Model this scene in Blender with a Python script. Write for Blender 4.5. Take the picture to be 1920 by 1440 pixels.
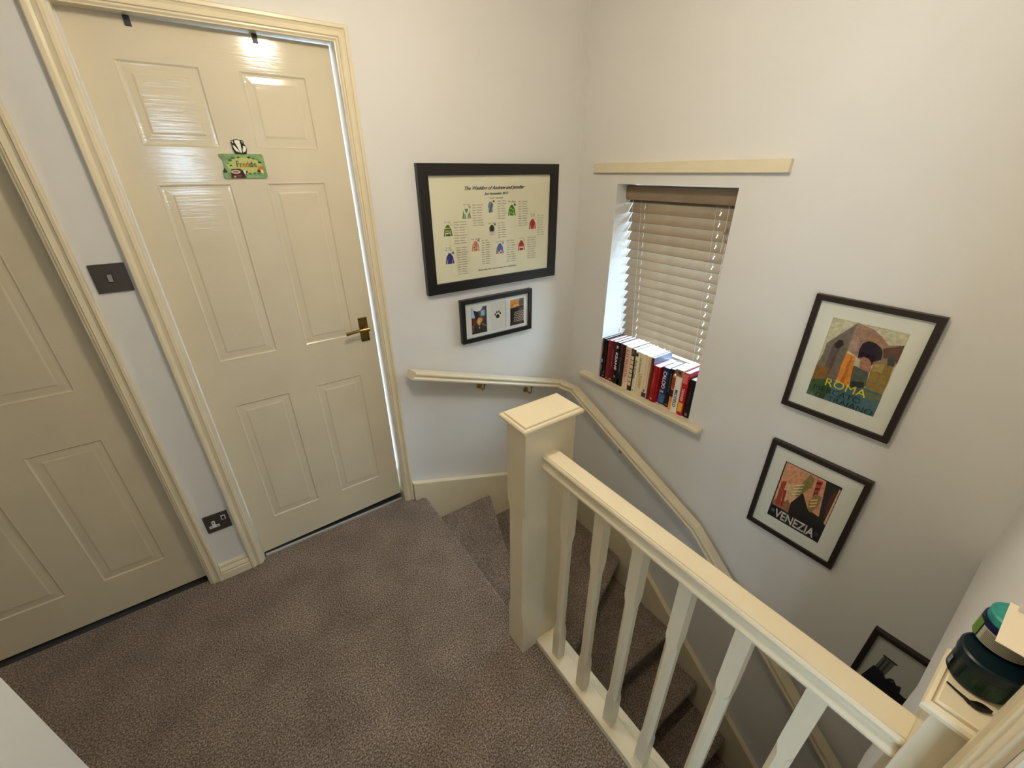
import bpy, bmesh, math, random
from mathutils import Vector, Matrix
random.seed(7)
S = bpy.context.scene
COL = S.collection
for o in list(bpy.data.objects):
    bpy.data.objects.remove(o)

# ------------------------------------------------------------------ camera
cam_d = bpy.data.cameras.new('camera')
cam_d.sensor_fit = 'HORIZONTAL'; cam_d.sensor_width = 36.0
cam_d.lens = 782.62 / 1920 * 36.0
cam_d.clip_start = 0.02; cam_d.clip_end = 60
cam = bpy.data.objects.new('camera', cam_d); COL.objects.link(cam)
_r = Vector((0.820319, -0.571893, -0.003853)); _u = Vector((0.262385, 0.370361, 0.891060)); _f = Vector((0.508163, 0.731964, -0.453870))
M = Matrix((( _r.x, _u.x, -_f.x, -1.67009), (_r.y, _u.y, -_f.y, -1.77958), (_r.z, _u.z, -_f.z, 1.60878), (0, 0, 0, 1)))
cam.matrix_world = M
S.camera = cam

# ------------------------------------------------------------------ daylight (even overcast sky) and exposure
SKY = (0.56, 0.77, 1.0); SKY_STRENGTH = 14.0
LAMP = (1.0, 0.88, 0.69); LAMP_STRENGTH = 120.0
W = bpy.data.worlds.new('overcast_sky'); S.world = W; W.use_nodes = True
bg = W.node_tree.nodes['Background']
bg.inputs[0].default_value = (*SKY, 1); bg.inputs[1].default_value = SKY_STRENGTH
S.view_settings.view_transform = 'Standard'; S.view_settings.look = 'None'
S.view_settings.gamma = 1.0; S.view_settings.use_curve_mapping = False
S.view_settings.exposure = 0.5
S.cycles.use_denoising = True
S.cycles.max_bounces = 10; S.cycles.diffuse_bounces = 6
def portal(loc, rot, sx, sy):
    l = bpy.data.lights.new('window_portal', 'AREA'); l.shape = 'RECTANGLE'; l.size = sx; l.size_y = sy
    l.cycles.is_portal = True
    o = bpy.data.objects.new('window_portal', l); o.location = loc; o.rotation_euler = rot; COL.objects.link(o)
portal((0.235, -0.56, 1.04), (0, math.radians(90), 0), 1.02, 0.6)     # stair window
portal((-3.37, -3.0, 0.75), (0, math.radians(-90), 0), 0.8, 1.0)     # bedroom side window beyond the near doorway
portal((-1.675, -4.97, 1.75), (math.radians(90), 0, 0), 0.35, 0.6)    # narrow bedroom window behind the viewpoint

# ------------------------------------------------------------------ materials
def lin(c):
    c = c / 255.0
    return c / 12.92 if c <= 0.04045 else ((c + 0.055) / 1.055) ** 2.4
MATS = {}
def pbr(name, col, rough=0.5, metal=0.0, spec=0.5):
    m = bpy.data.materials.new(name); m.use_nodes = True
    b = m.node_tree.nodes['Principled BSDF']
    b.inputs['Base Color'].default_value = (*col, 1); b.inputs['Roughness'].default_value = rough
    b.inputs['Metallic'].default_value = metal; b.inputs['Specular IOR Level'].default_value = spec
    MATS[name] = m
    return m
def nodes(m): return m.node_tree.nodes, m.node_tree.links, m.node_tree.nodes['Principled BSDF']
def add_bump(m, scale, strength, dist, stretch=(1, 1, 1), detail=3):
    n, l, b = nodes(m)
    tc = n.new('ShaderNodeTexCoord'); mp = n.new('ShaderNodeMapping'); mp.inputs['Scale'].default_value = stretch
    no = n.new('ShaderNodeTexNoise'); no.inputs['Scale'].default_value = scale; no.inputs['Detail'].default_value = detail
    bu = n.new('ShaderNodeBump'); bu.inputs['Strength'].default_value = strength; bu.inputs['Distance'].default_value = dist
    l.new(tc.outputs['Object'], mp.inputs[0]); l.new(mp.outputs[0], no.inputs['Vector'])
    l.new(no.outputs['Fac'], bu.inputs['Height']); l.new(bu.outputs[0], b.inputs['Normal'])
def add_mottle(m, c1, c2, scale, lo=0.35, hi=0.65, detail=3):
    n, l, b = nodes(m)
    tc = n.new('ShaderNodeTexCoord'); no = n.new('ShaderNodeTexNoise'); no.inputs['Scale'].default_value = scale; no.inputs['Detail'].default_value = detail
    cr = n.new('ShaderNodeValToRGB'); cr.color_ramp.elements[0].position = lo; cr.color_ramp.elements[1].position = hi
    cr.color_ramp.elements[0].color = (*c1, 1); cr.color_ramp.elements[1].color = (*c2, 1)
    l.new(tc.outputs['Object'], no.inputs['Vector']); l.new(no.outputs['Fac'], cr.inputs[0]); l.new(cr.outputs[0], b.inputs['Base Color'])
    return cr
wall_m = pbr('wall_paint', (0.80, 0.78, 0.74), 0.75, spec=0.2)
add_mottle(wall_m, (0.735, 0.718, 0.682), (0.76, 0.743, 0.707), 2.5); add_bump(wall_m, 90, 0.12, 0.002)
ceil_m = pbr('ceiling_paint', (0.72, 0.71, 0.68), 0.8, spec=0.2); add_bump(ceil_m, 60, 0.1, 0.002)
cream_m = pbr('cream_gloss', (0.83, 0.735, 0.53), 0.30, spec=0.45)
add_mottle(cream_m, (0.745, 0.650, 0.455), (0.785, 0.690, 0.49), 9); add_bump(cream_m, 60, 0.025, 0.002)
door_m = pbr('door_gloss', (0.78, 0.70, 0.53), 0.11, spec=0.5)
add_mottle(door_m, (0.70, 0.625, 0.465), (0.73, 0.655, 0.49), 5); add_bump(door_m, 170, 0.30, 0.0012, (0.05, 1, 1), 2)
def carpet(name, a, bcol, c):
    m = pbr(name, bcol, 0.95, spec=0.1)
    n, l, b = nodes(m)
    tc = n.new('ShaderNodeTexCoord')
    no = n.new('ShaderNodeTexNoise'); no.inputs['Scale'].default_value = 190; no.inputs['Detail'].default_value = 2.5; no.inputs['Roughness'].default_value = 0.65
    vo = n.new('ShaderNodeTexNoise'); vo.inputs['Scale'].default_value = 6.5; vo.inputs['Detail'].default_value = 4
    cr = n.new('ShaderNodeValToRGB'); e = cr.color_ramp.elements
    e[0].position = 0.34; e[0].color = (*a, 1); e[1].position = 0.70; e[1].color = (*c, 1)
    mid = e.new(0.5); mid.color = (*bcol, 1)
    mr = n.new('ShaderNodeMapRange'); mr.inputs[1].default_value = 0.3; mr.inputs[2].default_value = 0.7; mr.inputs[3].default_value = 0.80; mr.inputs[4].default_value = 1.18
    mx = n.new('ShaderNodeMix'); mx.data_type = 'RGBA'; mx.blend_type = 'MULTIPLY'; mx.inputs[0].default_value = 1.0
    bu = n.new('ShaderNodeBump'); bu.inputs['Strength'].default_value = 0.8; bu.inputs['Distance'].default_value = 0.006
    l.new(tc.outputs['Object'], no.inputs['Vector']); l.new(tc.outputs['Object'], vo.inputs['Vector'])
    l.new(no.outputs['Fac'], cr.inputs[0]); l.new(vo.outputs['Fac'], mr.inputs[0])
    l.new(cr.outputs[0], mx.inputs[6]); l.new(mr.outputs[0], mx.inputs[7]); l.new(mx.outputs[2], b.inputs['Base Color'])
    l.new(no.outputs['Fac'], bu.inputs['Height']); l.new(bu.outputs[0], b.inputs['Normal'])
    b.inputs['Sheen Weight'].default_value = 0.25; b.inputs['Sheen Roughness'].default_value = 0.5
    return m
carpet_m = carpet('brown_twist_carpet', (0.060, 0.042, 0.030), (0.205, 0.155, 0.118), (0.50, 0.41, 0.33))
black_m = pbr('black_frame', (0.006, 0.005, 0.005), 0.35)
darkwood_m = pbr('dark_brown_frame', (0.022, 0.013, 0.008), 0.4); add_bump(darkwood_m, 60, 0.1, 0.001, (1, 6, 1))
mount_m = pbr('mount_card', (0.88, 0.85, 0.76), 0.85, spec=0.1)
whitecard_m = pbr('white_card', (0.80, 0.78, 0.76), 0.8, spec=0.1)
bronze_m = pbr('dark_bronze_plate', (0.070, 0.058, 0.048), 0.4, 0.3)
steel_m = pbr('grey_rocker', (0.26, 0.25, 0.23), 0.4, 0.2)
brass_m = pbr('aged_brass', (0.30, 0.20, 0.07), 0.28, 1.0); add_bump(brass_m, 120, 0.08, 0.001)
dark_m = pbr('dark_gap', (0.02, 0.018, 0.017), 0.7)
plastic_m = pbr('white_plastic', (0.78, 0.77, 0.74), 0.4)
pvc_m = pbr('white_pvc', (0.82, 0.83, 0.84), 0.3)
slat_m = pbr('tan_slat', (0.53, 0.43, 0.32), 0.45); add_mottle(slat_m, (0.25, 0.178, 0.108), (0.29, 0.212, 0.132), 14)
cord_m = pbr('white_cord', (0.75, 0.70, 0.62), 0.7)
page_m = pbr('book_pages', (0.82, 0.80, 0.76), 0.9, spec=0.1); add_bump(page_m, 400, 0.3, 0.0008, (1, 8, 1))
strap_m = pbr('black_strap', (0.018, 0.017, 0.016), 0.45)
strip_m = pbr('threshold_grey', (0.08, 0.085, 0.09), 0.4, 0.4)
def glass_mat(name, base=0.03):
    m = bpy.data.materials.new(name); m.use_nodes = True
    n, l = m.node_tree.nodes, m.node_tree.links
    n.remove(n['Principled BSDF'])
    t = n.new('ShaderNodeBsdfTransparent'); t.inputs[0].default_value = (0.97, 0.98, 0.97, 1)
    g = n.new('ShaderNodeBsdfGlossy'); g.inputs['Roughness'].default_value = 0.02
    f0 = n.new('ShaderNodeLayerWeight'); f0.inputs[0].default_value = 0.5
    pw = n.new('ShaderNodeMath'); pw.operation = 'POWER'; pw.inputs[1].default_value = 5.0
    f = n.new('ShaderNodeMath'); f.operation = 'MULTIPLY_ADD'; f.inputs[1].default_value = 0.95; f.inputs[2].default_value = base
    l.new(f0.outputs['Facing'], pw.inputs[0]); l.new(pw.outputs[0], f.inputs[0])
    mx = n.new('ShaderNodeMixShader')
    l.new(f.outputs[0], mx.inputs[0]); l.new(t.outputs[0], mx.inputs[1]); l.new(g.outputs[0], mx.inputs[2])
    l.new(mx.outputs[0], n['Material Output'].inputs[0])
    MATS[name] = m
    return m
glass_m = glass_mat('clear_glass')
def emis(name, col, s):
    m = bpy.data.materials.new(name); m.use_nodes = True
    b = m.node_tree.nodes['Principled BSDF']; b.inputs['Base Color'].default_value = (0.8, 0.8, 0.8, 1)
    b.inputs['Emission Color'].default_value = (*col, 1); b.inputs['Emission Strength'].default_value = s
    return m
CM = {}
def ink(rgb, gain=1.0, rough=0.55):
    key = (tuple(rgb), gain, rough)
    if key not in CM:
        c = [min(0.9, lin(v) * gain) for v in rgb]
        CM[key] = pbr('print_%02x%02x%02x' % tuple(int(v) for v in rgb), c, rough, spec=0.3)
        if 0.3 * rgb[0] + 0.6 * rgb[1] + 0.1 * rgb[2] < 168: add_mottle(CM[key], [v * 0.82 for v in c], [min(0.92, v * 1.16) for v in c], 90, 0.36, 0.64, 4)
    return CM[key]

# ------------------------------------------------------------------ builders
ORG = {}
def register(o, parent, origin):
    COL.objects.link(o)
    if parent is not None:
        o.parent = parent
    else:
        o.location = origin
    ORG[o] = origin
    return o
def tag(o, label=None, cat=None, group=None, kind=None):
    if label: o['label'] = label
    if cat: o['category'] = cat
    if group: o['group'] = group
    if kind: o['kind'] = kind
    return o
def thing(name, loc, label, cat=None, group=None, kind=None):
    o = bpy.data.objects.new(name, None); o.empty_display_size = 0.05
    register(o, None, Vector(loc))
    return tag(o, label, cat, group, kind)
class MB:
    def __init__(s): s.v, s.f, s.mi = [], [], []
    def add(s, verts, faces, mi=0):
        b = len(s.v); s.v += [Vector(p) for p in verts]
        s.f += [tuple(b + i for i in f) for f in faces]; s.mi += [mi] * len(faces)
        return s
    def box(s, x0, x1, y0, y1, z0, z1, mi=0):
        x0, x1 = min(x0, x1), max(x0, x1); y0, y1 = min(y0, y1), max(y0, y1); z0, z1 = min(z0, z1), max(z0, z1)
        return s.add([(x0, y0, z0), (x1, y0, z0), (x1, y1, z0), (x0, y1, z0), (x0, y0, z1), (x1, y0, z1), (x1, y1, z1), (x0, y1, z1)],
                     [(3, 2, 1, 0), (4, 5, 6, 7), (0, 1, 5, 4), (1, 2, 6, 5), (2, 3, 7, 6), (3, 0, 4, 7)], mi)
    def prism(s, pts, vec, mi=0):                       # planar polygon pushed along vec
        n = len(pts); p = [Vector(q) for q in pts]; vec = Vector(vec)
        return s.add(p + [q + vec for q in p], [tuple(range(n - 1, -1, -1)), tuple(range(n, 2 * n))] +
                     [(i, (i + 1) % n, n + (i + 1) % n, n + i) for i in range(n)], mi)
    def rings(s, rings, mi=0, closed_ends=True):        # stack of equal-length rings
        n = len(rings[0]); vv = [q for r in rings for q in r]; ff = []
        for k in range(len(rings) - 1):
            for i in range(n):
                j = (i + 1) % n
                ff.append((k * n + i, k * n + j, (k + 1) * n + j, (k + 1) * n + i))
        if closed_ends:
            ff.append(tuple(range(n - 1, -1, -1))); ff.append(tuple((len(rings) - 1) * n + i for i in range(n)))
        return s.add(vv, ff, mi)
    def lathe(s, c, prof, n=32, mi=0):                  # prof: (r, z)
        c = Vector(c)
        return s.rings([[c + Vector((r * math.cos(2 * math.pi * i / n), r * math.sin(2 * math.pi * i / n), z)) for i in range(n)] for r, z in prof], mi)
    def tube(s, pts, r, n=10, mi=0):
        pts = [Vector(p) for p in pts]; rr = []
        for i, p in enumerate(pts):
            d = (pts[min(i + 1, len(pts) - 1)] - pts[max(i - 1, 0)]).normalized()
            a = d.cross(Vector((0.31, 0.17, 0.93))).normalized(); b = d.cross(a)
            rad = r[i] if isinstance(r, (list, tuple)) else r
            rr.append([p + (a * math.cos(2 * math.pi * k / n) + b * math.sin(2 * math.pi * k / n)) * rad for k in range(n)])
        return s.rings(rr, mi)
    def build(s, name, mats, parent=None, origin=None, smooth=False, bevel=0, seg=2):
        org = ORG[parent] if parent is not None else (Vector(origin) if origin is not None else s.base())
        me = bpy.data.meshes.new(name)
        me.from_pydata([tuple(p - org) for p in s.v], [], s.f)
        bm = bmesh.new(); bm.from_mesh(me); bmesh.ops.recalc_face_normals(bm, faces=bm.faces); bm.to_mesh(me); bm.free()
        for m in (mats if isinstance(mats, (list, tuple)) else [mats]): me.materials.append(m)
        for p, mi in zip(me.polygons, s.mi): p.material_index = mi
        o = bpy.data.objects.new(name, me); register(o, parent, org)
        if smooth:
            for p in me.polygons: p.use_smooth = True
            me.set_sharp_from_angle(angle=math.radians(35))
        if bevel:
            m = o.modifiers.new('bevel', 'BEVEL'); m.width = bevel; m.segments = seg; m.limit_method = 'ANGLE'; m.angle_limit = math.radians(40)
        return o
    def base(s):
        xs = [p.x for p in s.v]; ys = [p.y for p in s.v]; zs = [p.z for p in s.v]
        return Vector(((min(xs) + max(xs)) / 2, (min(ys) + max(ys)) / 2, min(zs)))
def sweep(profile, path, up, planes=None):
    """mitred sweep; profile (a, b): a along side = d x up, b along the local up. Returns one ring pair per segment."""
    path = [Vector(p) for p in path]; up = Vector(up); segs = []
    D = [(path[i + 1] - path[i]).normalized() for i in range(len(path) - 1)]
    for i, d in enumerate(D):
        side = d.cross(up).normalized(); u2 = side.cross(d).normalized()
        def ring(node, nrm):
            out = []
            for a, b in profile:
                o = side * a + u2 * b; t = -(o.dot(nrm)) / d.dot(nrm); out.append(node + o + d * t)
            return out
        n0 = d if i == 0 else (D[i - 1] + d).normalized()
        n1 = d if i == len(D) - 1 else (d + D[i + 1]).normalized()
        if planes and i == 0 and planes[0] is not None: n0 = Vector(planes[0])
        if planes and i == len(D) - 1 and planes[1] is not None: n1 = Vector(planes[1])
        segs.append((ring(path[i], n0), ring(path[i + 1], n1)))
    return segs
TXT = {}
def text_mesh(s, shear=0.0, bold=0.0):
    k = (s, shear, bold)
    if k not in TXT:
        c = bpy.data.curves.new('t', 'FONT'); c.body = s; c.shear = shear; c.resolution_u = 3; c.offset = bold
        o = bpy.data.objects.new('t', c); COL.objects.link(o)
        dg = bpy.context.evaluated_depsgraph_get(); dg.update()
        me = bpy.data.meshes.new_from_object(o.evaluated_get(dg))
        TXT[k] = ([v.co.copy() for v in me.vertices], [tuple(p.vertices) for p in me.polygons])
        bpy.data.objects.remove(o); bpy.data.meshes.remove(me)
    return TXT[k]
def lettering(s, center, right, up, w, h, mat, parent, shear=0.0, name='lettering', dx=0.0004, bold=0.0):
    vs, fs = text_mesh(s, shear, bold)
    right = Vector(right); up = Vector(up); nrm = right.cross(up); c = Vector(center) + nrm * dx
    x0 = min(v.x for v in vs); x1 = max(v.x for v in vs); y0 = min(v.y for v in vs); y1 = max(v.y for v in vs)
    mb = MB()
    P = [c + right * ((v.x - (x0 + x1) / 2) / (x1 - x0) * w) + up * ((v.y - (y0 + y1) / 2) / (y1 - y0) * h) for v in vs]
    mb.add(P, fs)
    org = ORG[parent]
    me = bpy.data.meshes.new(name); me.from_pydata([tuple(p - org) for p in mb.v], [], mb.f); me.materials.append(mat)
    o = bpy.data.objects.new(name, me); register(o, parent, org)
    return o
def art(parent, name, origin, right, up, w, h, layers, gain=1.0, step=0.00012, thick=0.0004, base=(255, 255, 255)):
    """flat printed sheet: a thin sheet plus printed areas. layers: (polygon in 0..1 units, colour)"""
    right = Vector(right); up = Vector(up); nrm = right.cross(up); o0 = Vector(origin)
    mb = MB(); mats = []
    def mi(c):
        m = ink(c, gain)
        if m not in mats: mats.append(m)
        return mats.index(m)
    mb.prism([o0, o0 + right * w, o0 + right * w + up * h, o0 + up * h], nrm * thick, mi(base))
    for k, (poly, c) in enumerate(layers):
        mb.add([o0 + right * (w * min(1, max(0, a))) + up * (h * min(1, max(0, b))) + nrm * (thick + step * (k + 1)) for a, b in poly], [tuple(range(len(poly)))], mi(c))
    org = ORG[parent]
    me = bpy.data.meshes.new(name); me.from_pydata([tuple(p - org) for p in mb.v], [], mb.f)
    for m in mats: me.materials.append(m)
    for p, i in zip(me.polygons, mb.mi): p.material_index = i
    ob = bpy.data.objects.new(name, me); register(ob, parent, org)
    return ob
def circle(cx, cy, rx, ry=None, n=18, a0=0, a1=360):
    ry = rx if ry is None else ry
    return [(cx + rx * math.cos(math.radians(a0 + (a1 - a0) * i / n)), cy + ry * math.sin(math.radians(a0 + (a1 - a0) * i / n))) for i in range(n + (1 if a1 - a0 < 360 else 0))]
def ogee(parent, name, profile, path, up, mat, planes=None):
    obs = []
    for (r0, r1), nm in zip(sweep(profile, path, up, planes), name if isinstance(name, (list, tuple)) else [name] * (len(path) - 1)):
        obs.append(MB().rings([r0, r1]).build(nm, mat, parent, smooth=False))
    return obs

CEIL = 2.36
X, Y, Z = (1, 0, 0), (0, 1, 0), (0, 0, 1)
NX, NY, NZ = (-1, 0, 0), (0, -1, 0), (0, 0, -1)

# ================================================================== the setting
# floor of the landing (carpet), its nosing on the stair side, and the strip under the balustrade
mb = MB()
mb.prism([(-3.4, -5.0, -0.20), (-1.05, -5.0, -0.20), (-1.05, -1.9, -0.20), (-0.965, -1.9, -0.20), (-0.965, -0.945, -0.20), (-1.045, -0.945, -0.20), (-1.045, -0.05, -0.20), (-1.051, -0.036, -0.20), (-1.066, -0.030, -0.20), (-1.108, -0.03, -0.20), (-1.108, 0.028, -0.20), (-3.4, 0.028, -0.20)], (0, 0, 0.20))
floor = mb.build('floor', carpet_m, origin=(0, 0, 0), bevel=0.014, seg=3)
tag(floor, 'brown twist carpet covering the landing', kind='structure')
mb = MB().box(-3.4, -1.12, 0.028, 0.30, -0.2, -0.006)
tag(mb.build('trim_1', strip_m), 'dark bare floor strip under the doors', kind='structure')
mb = MB().box(-1.832, -1.162, 0.024, 0.033, -0.01, 0.003)
tag(mb.build('trim_2', pbr('threshold_pale', (0.5, 0.5, 0.48), 0.5)), 'thin pale threshold strip at the closed door', kind='structure')

tag(MB().box(-1.8385, -1.1525, 0.0805, 0.108, -0.006, 0.032).build('light_stop_bar', dark_m), 'unseen dark bar added behind the closed door to block light', kind='structure')  # added bar that keeps sky light from showing under the leaf
tag(MB().box(-2.9, -1.95, 0.11, 0.20, -0.2, CEIL).build('wall_light_block', wall_m), 'unseen wall box added behind the left door to block daylight', kind='structure')  # added box, shuts out the sky behind the left door
# left wall (y = 0) with two door openings
D2L, D2R, D2H = -1.8385, -1.1525, 1.9965
D1L, D1R = -2.750, -2.053
mb = MB()
mb.box(-1.1495, 0.4, 0, 0.11, -2.8, CEIL); mb.box(D1R - 0.003, D2L - 0.003, 0, 0.11, -0.2, CEIL); mb.box(-3.5, D1L + 0.003 - 0.006, 0, 0.11, -0.2, CEIL)
mb.box(D2L - 0.003, -1.1495, 0, 0.11, D2H + 0.003, CEIL); mb.box(D1L - 0.003, D1R - 0.003, 0, 0.11, D2H + 0.003, CEIL)
mb.box(-1.7, -1.1495, 0, 0.11, -2.8, -0.2)
tag(mb.build('wall_left', wall_m, origin=(0, 0, 0)), 'white wall with the two doors and framed pictures', kind='structure')
# right wall (x = 0) with the window opening
WY0, WY1, WZ0, WZ1 = -0.858, -0.2616, 0.513, 1.5536
mb = MB()
mb.box(0, 0.28, WY1, 0.11, -2.8, CEIL); mb.box(0, 0.28, -5.1, WY0, -2.8, CEIL)
mb.box(0, 0.28, WY0, WY1, -2.8, WZ0); mb.box(0, 0.28, WY0, WY1, WZ1, CEIL)
tag(mb.build('wall_right', wall_m, origin=(0, 0, 0)), 'white stair wall with the window recess', kind='structure')
tag(MB().box(-3.5, 0.28, -5.1, 0.11, CEIL, CEIL + 0.1).build('ceiling', ceil_m), 'white ceiling over the landing', kind='structure')
# doorway wall the picture was taken from, and the bulkhead over the lower stairs
WN = -1.905
mb = MB(); mb.box(-3.5, -1.905, WN - 0.11, WN, -0.2, CEIL); mb.box(-1.135, -0.93, WN - 0.11, WN, -0.2, CEIL); mb.box(-1.905, -1.135, WN - 0.11, WN, 2.0, CEIL)
tag(mb.build('wall_near', wall_m, origin=(0, 0, 0)), 'white wall around the near doorway', kind='structure')
mb = MB(); mb.box(-0.613, 0, -1.98, -1.866, 0.565, CEIL); mb.box(-0.945, -0.613, -1.98, -1.866, 0.25, CEIL)
mb.prism([(-0.945, -1.98, 0.565), (-0.945, -3.3, -0.55), (-0.945, -3.3, -0.45), (-0.945, -1.98, 0.665)], (0.945, 0, 0))
tag(mb.build('wall_bulkhead', wall_m, origin=(0, 0, 0)), 'white wall and sloping soffit over the lower stairs', kind='structure')
# projecting corner at the bottom left (hall wall)
tag(MB().box(-3.5, -2.1, WN, -1.04, -0.2, CEIL).build('wall_corner', wall_m), 'white projecting wall corner at the near left', kind='structure')
tag(MB().box(-3.6, -3.4, -1.04, 0, -0.2, CEIL).build('wall_end', wall_m), 'white wall at the end of the passage', kind='structure')
# stair well sides, hall below, bedroom behind the near doorway
for nm, b in [('wall_outer', (-1.05, -0.957, -5.1, WN - 0.111, -2.8, CEIL)), ('wall_under', (-1.05, -0.966, WN - 0.111, -1.0, -2.8, -0.201)), ('wall_side', (-1.7, -1.6, -0.96, -0.001, -2.8, -0.201)),
              ('wall_behind', (-1.7, -1.05, -1.05, -0.96, -2.8, -0.201)), ('wall_hall', (-0.957, -0.001, -5.1, -4.6, -2.62, CEIL))]:
    tag(MB().box(*b).build(nm, wall_m), 'white wall closing the stair well', kind='structure')
tag(MB().box(-1.7, 0.2, -5.1, 0.1, -2.9, -2.62).build('floor_hall', carpet_m), 'carpeted hall floor below', kind='structure')
mb = MB()
mb.box(-3.6, -3.4, -5.1, -3.5, -0.2, CEIL); mb.box(-3.6, -3.4, -2.5, WN - 0.11, -0.2, CEIL); mb.box(-3.6, -3.4, -3.5, -2.5, -0.2, 0.35); mb.box(-3.6, -3.4, -3.5, -2.5, 1.15, CEIL)
mb.box(-3.4, -1.85, -5.1, -5.0, -0.2, CEIL); mb.box(-1.5, -0.957, -5.1, -5.0, -0.2, CEIL); mb.box(-1.85, -1.5, -5.1, -5.0, -0.2, 1.45); mb.box(-1.85, -1.5, -5.1, -5.0, 2.05, CEIL)
bed_m = pbr('bedroom_paint', (0.50, 0.51, 0.52), 0.8, spec=0.2); add_bump(bed_m, 90, 0.12, 0.002)
tag(mb.build('wall_bedroom', bed_m, origin=(0, 0, 0)), 'grey bedroom walls behind the viewpoint', kind='structure')

# skirting between the door casings
prof = [(0, 0), (0, 0.018), (0.035, 0.018), (0.040, 0.015), (0.046, 0.017), (0.052, 0.015), (0.064, 0.009), (0.070, 0.011), (0.078, 0.008), (0.082, 0)]
mb = MB().prism([(-2.004, -b, a) for a, b in prof], (2.004 - 1.894, 0, 0))
tag(mb.build('baseboard_left', cream_m), 'cream moulded skirting between the two door casings', kind='structure')

# ------------------------------------------------------------------ door casings
ARCH = [(0, 0), (0, 0.017), (0.003, 0.0195), (0.011, 0.0195), (0.0135, 0.0155), (0.020, 0.0125), (0.029, 0.0145), (0.0335, 0.0165), (0.036, 0.0125), (0.040, 0.0125), (0.045, 0.0085), (0.048, 0.008), (0.048, 0)]
def casing(name, xl, xr, ztop, y, out, label, lining):
    t = thing(name, ((xl + xr) / 2, y, 0), label, kind='structure')
    path = [(xl, y, -0.002), (xl, y, ztop), (xr, y, ztop), (xr, y, -0.002)]
    if out[1] > 0: path = path[::-1]
    ogee(t, ['architrave_leg', 'architrave_head', 'architrave_leg'], ARCH, path, out, cream_m)
    for nm, b in lining:
        MB().box(*b).build(nm, cream_m, t)
    return t
casing('trim_3', -1.8934, -1.1055, 2.0425, -0.0005, NY, 'cream moulded casing of the closed door',
       [('jamb_lining', (D2L - 0.003, D2L, 0.0, 0.11, -0.005, D2H)), ('jamb_lining', (D2R, D2R + 0.003, 0.0, 0.11, -0.005, D2H)), ('head_lining', (D2L - 0.003, D2R + 0.003, 0.0, 0.11, D2H, D2H + 0.003))])
casing('trim_4', -2.797, -2.0052, 2.0425, -0.0005, NY, 'cream moulded casing of the door at the left edge',
       [('jamb_lining', (D1L - 0.003, D1L, 0.0, 0.11, -0.005, D2H)), ('jamb_lining', (D1R, D1R + 0.003, 0.0, 0.11, -0.005, D2H)), ('head_lining', (D1L - 0.003, D1R + 0.003, 0.0, 0.11, D2H, D2H + 0.003))])
casing('trim_5', -1.965, -1.075, 2.05, WN + 0.0005, Y, 'cream moulded casing of the near doorway at the lower right',
       [('jamb_lining', (-1.905, -1.900, WN - 0.11, WN, -0.005, 2.0)), ('jamb_lining', (-1.140, -1.135, WN - 0.11, WN, -0.005, 2.0)), ('head_lining', (-1.905, -1.135, WN - 0.11, WN, 1.995, 2.0))])

# ------------------------------------------------------------------ six-panel doors
PX = [(0.0820, 0.2850), (0.3880, 0.5870)]; PZ = [(0.180, 0.778), (0.965, 1.577), (1.681, 1.897)]
def door(name, xl, w, corners, label, y=0.0455, th=0.034):
    """corners: (bottom left z, bottom right z, top left z, top right z)"""
    t = thing(name, (xl + w / 2, y, 0), label, kind='structure')
    bl, br, tl, tr = corners
    zb = lambda x: bl + (br - bl) * x / w
    zt = lambda x: tl + (tr - tl) * x / w
    xs = [0, PX[0][0], PX[0][1], PX[1][0], PX[1][1], w]
    zs = [None, PZ[0][0], PZ[0][1], PZ[1][0], PZ[1][1], PZ[2][0], PZ[2][1], None]
    def zz(j, x): return zb(x) if j == 0 else zt(x) if j == 7 else zs[j]
    mb = MB(); idx = {}
    for j in range(8):
        for i in range(6):
            idx[i, j] = len(mb.v); mb.v.append(Vector((xl + xs[i], y, zz(j, xs[i]))))
    for j in range(7):
        for i in range(5):
            if i in (1, 3) and j in (1, 3, 5): continue
            mb.f.append((idx[i, j], idx[i + 1, j], idx[i + 1, j + 1], idx[i, j + 1])); mb.mi.append(0)
    c = [(xl, zb(0)), (xl + w, zb(w)), (xl + w, zt(w)), (xl, zt(0))]
    mb.add([(a, y + th, b) for a, b in c], [(0, 1, 2, 3)])
    for i in range(4):
        a, b = c[i], c[(i + 1) % 4]
        mb.add([(a[0], y, a[1]), (b[0], y, b[1]), (b[0], y + th, b[1]), (a[0], y + th, a[1])], [(0, 1, 2, 3)])
    leaf = mb.build('leaf', door_m, t)
    OFF = [(0, 0), (0.003, -0.0006), (0.005, 0.0006), (0.008, 0.0028), (0.014, 0.0030), (0.032, 0.0019), (0.0345, 0.0008), (0.038, 0.0001), (0.042, 0.0001)]
    for (z0, z1) in PZ:
        for (a, b) in PX:
            m2 = MB(); rr = []
            for o, dpt in OFF:
                rr.append([(xl + a + o, y + dpt, z0 + o), (xl + b - o, y + dpt, z0 + o), (xl + b - o, y + dpt, z1 - o), (xl + a + o, y + dpt, z1 - o)])
            n = 4; vv = [q for r in rr for q in r]; ff = []
            for k in range(len(rr) - 1):
                for i in range(4):
                    ff.append((k * 4 + i, k * 4 + (i + 1) % 4, (k + 1) * 4 + (i + 1) % 4, (k + 1) * 4 + i))
            ff.append(tuple((len(rr) - 1) * 4 + i for i in range(4)))
            m2.add(vv, ff).build('panel', door_m, t)
    return t
door2 = door('door_2', -1.8375, 0.680, (0.004, 0.026, 1.9963, 1.9932), 'closed cream six-panel door with brass lever handle and name sign')
door1 = door('door_1', -2.744, 0.686, (0.010, 0.010, 1.993, 1.993), 'cream six-panel door at the left edge of the photo')
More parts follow.
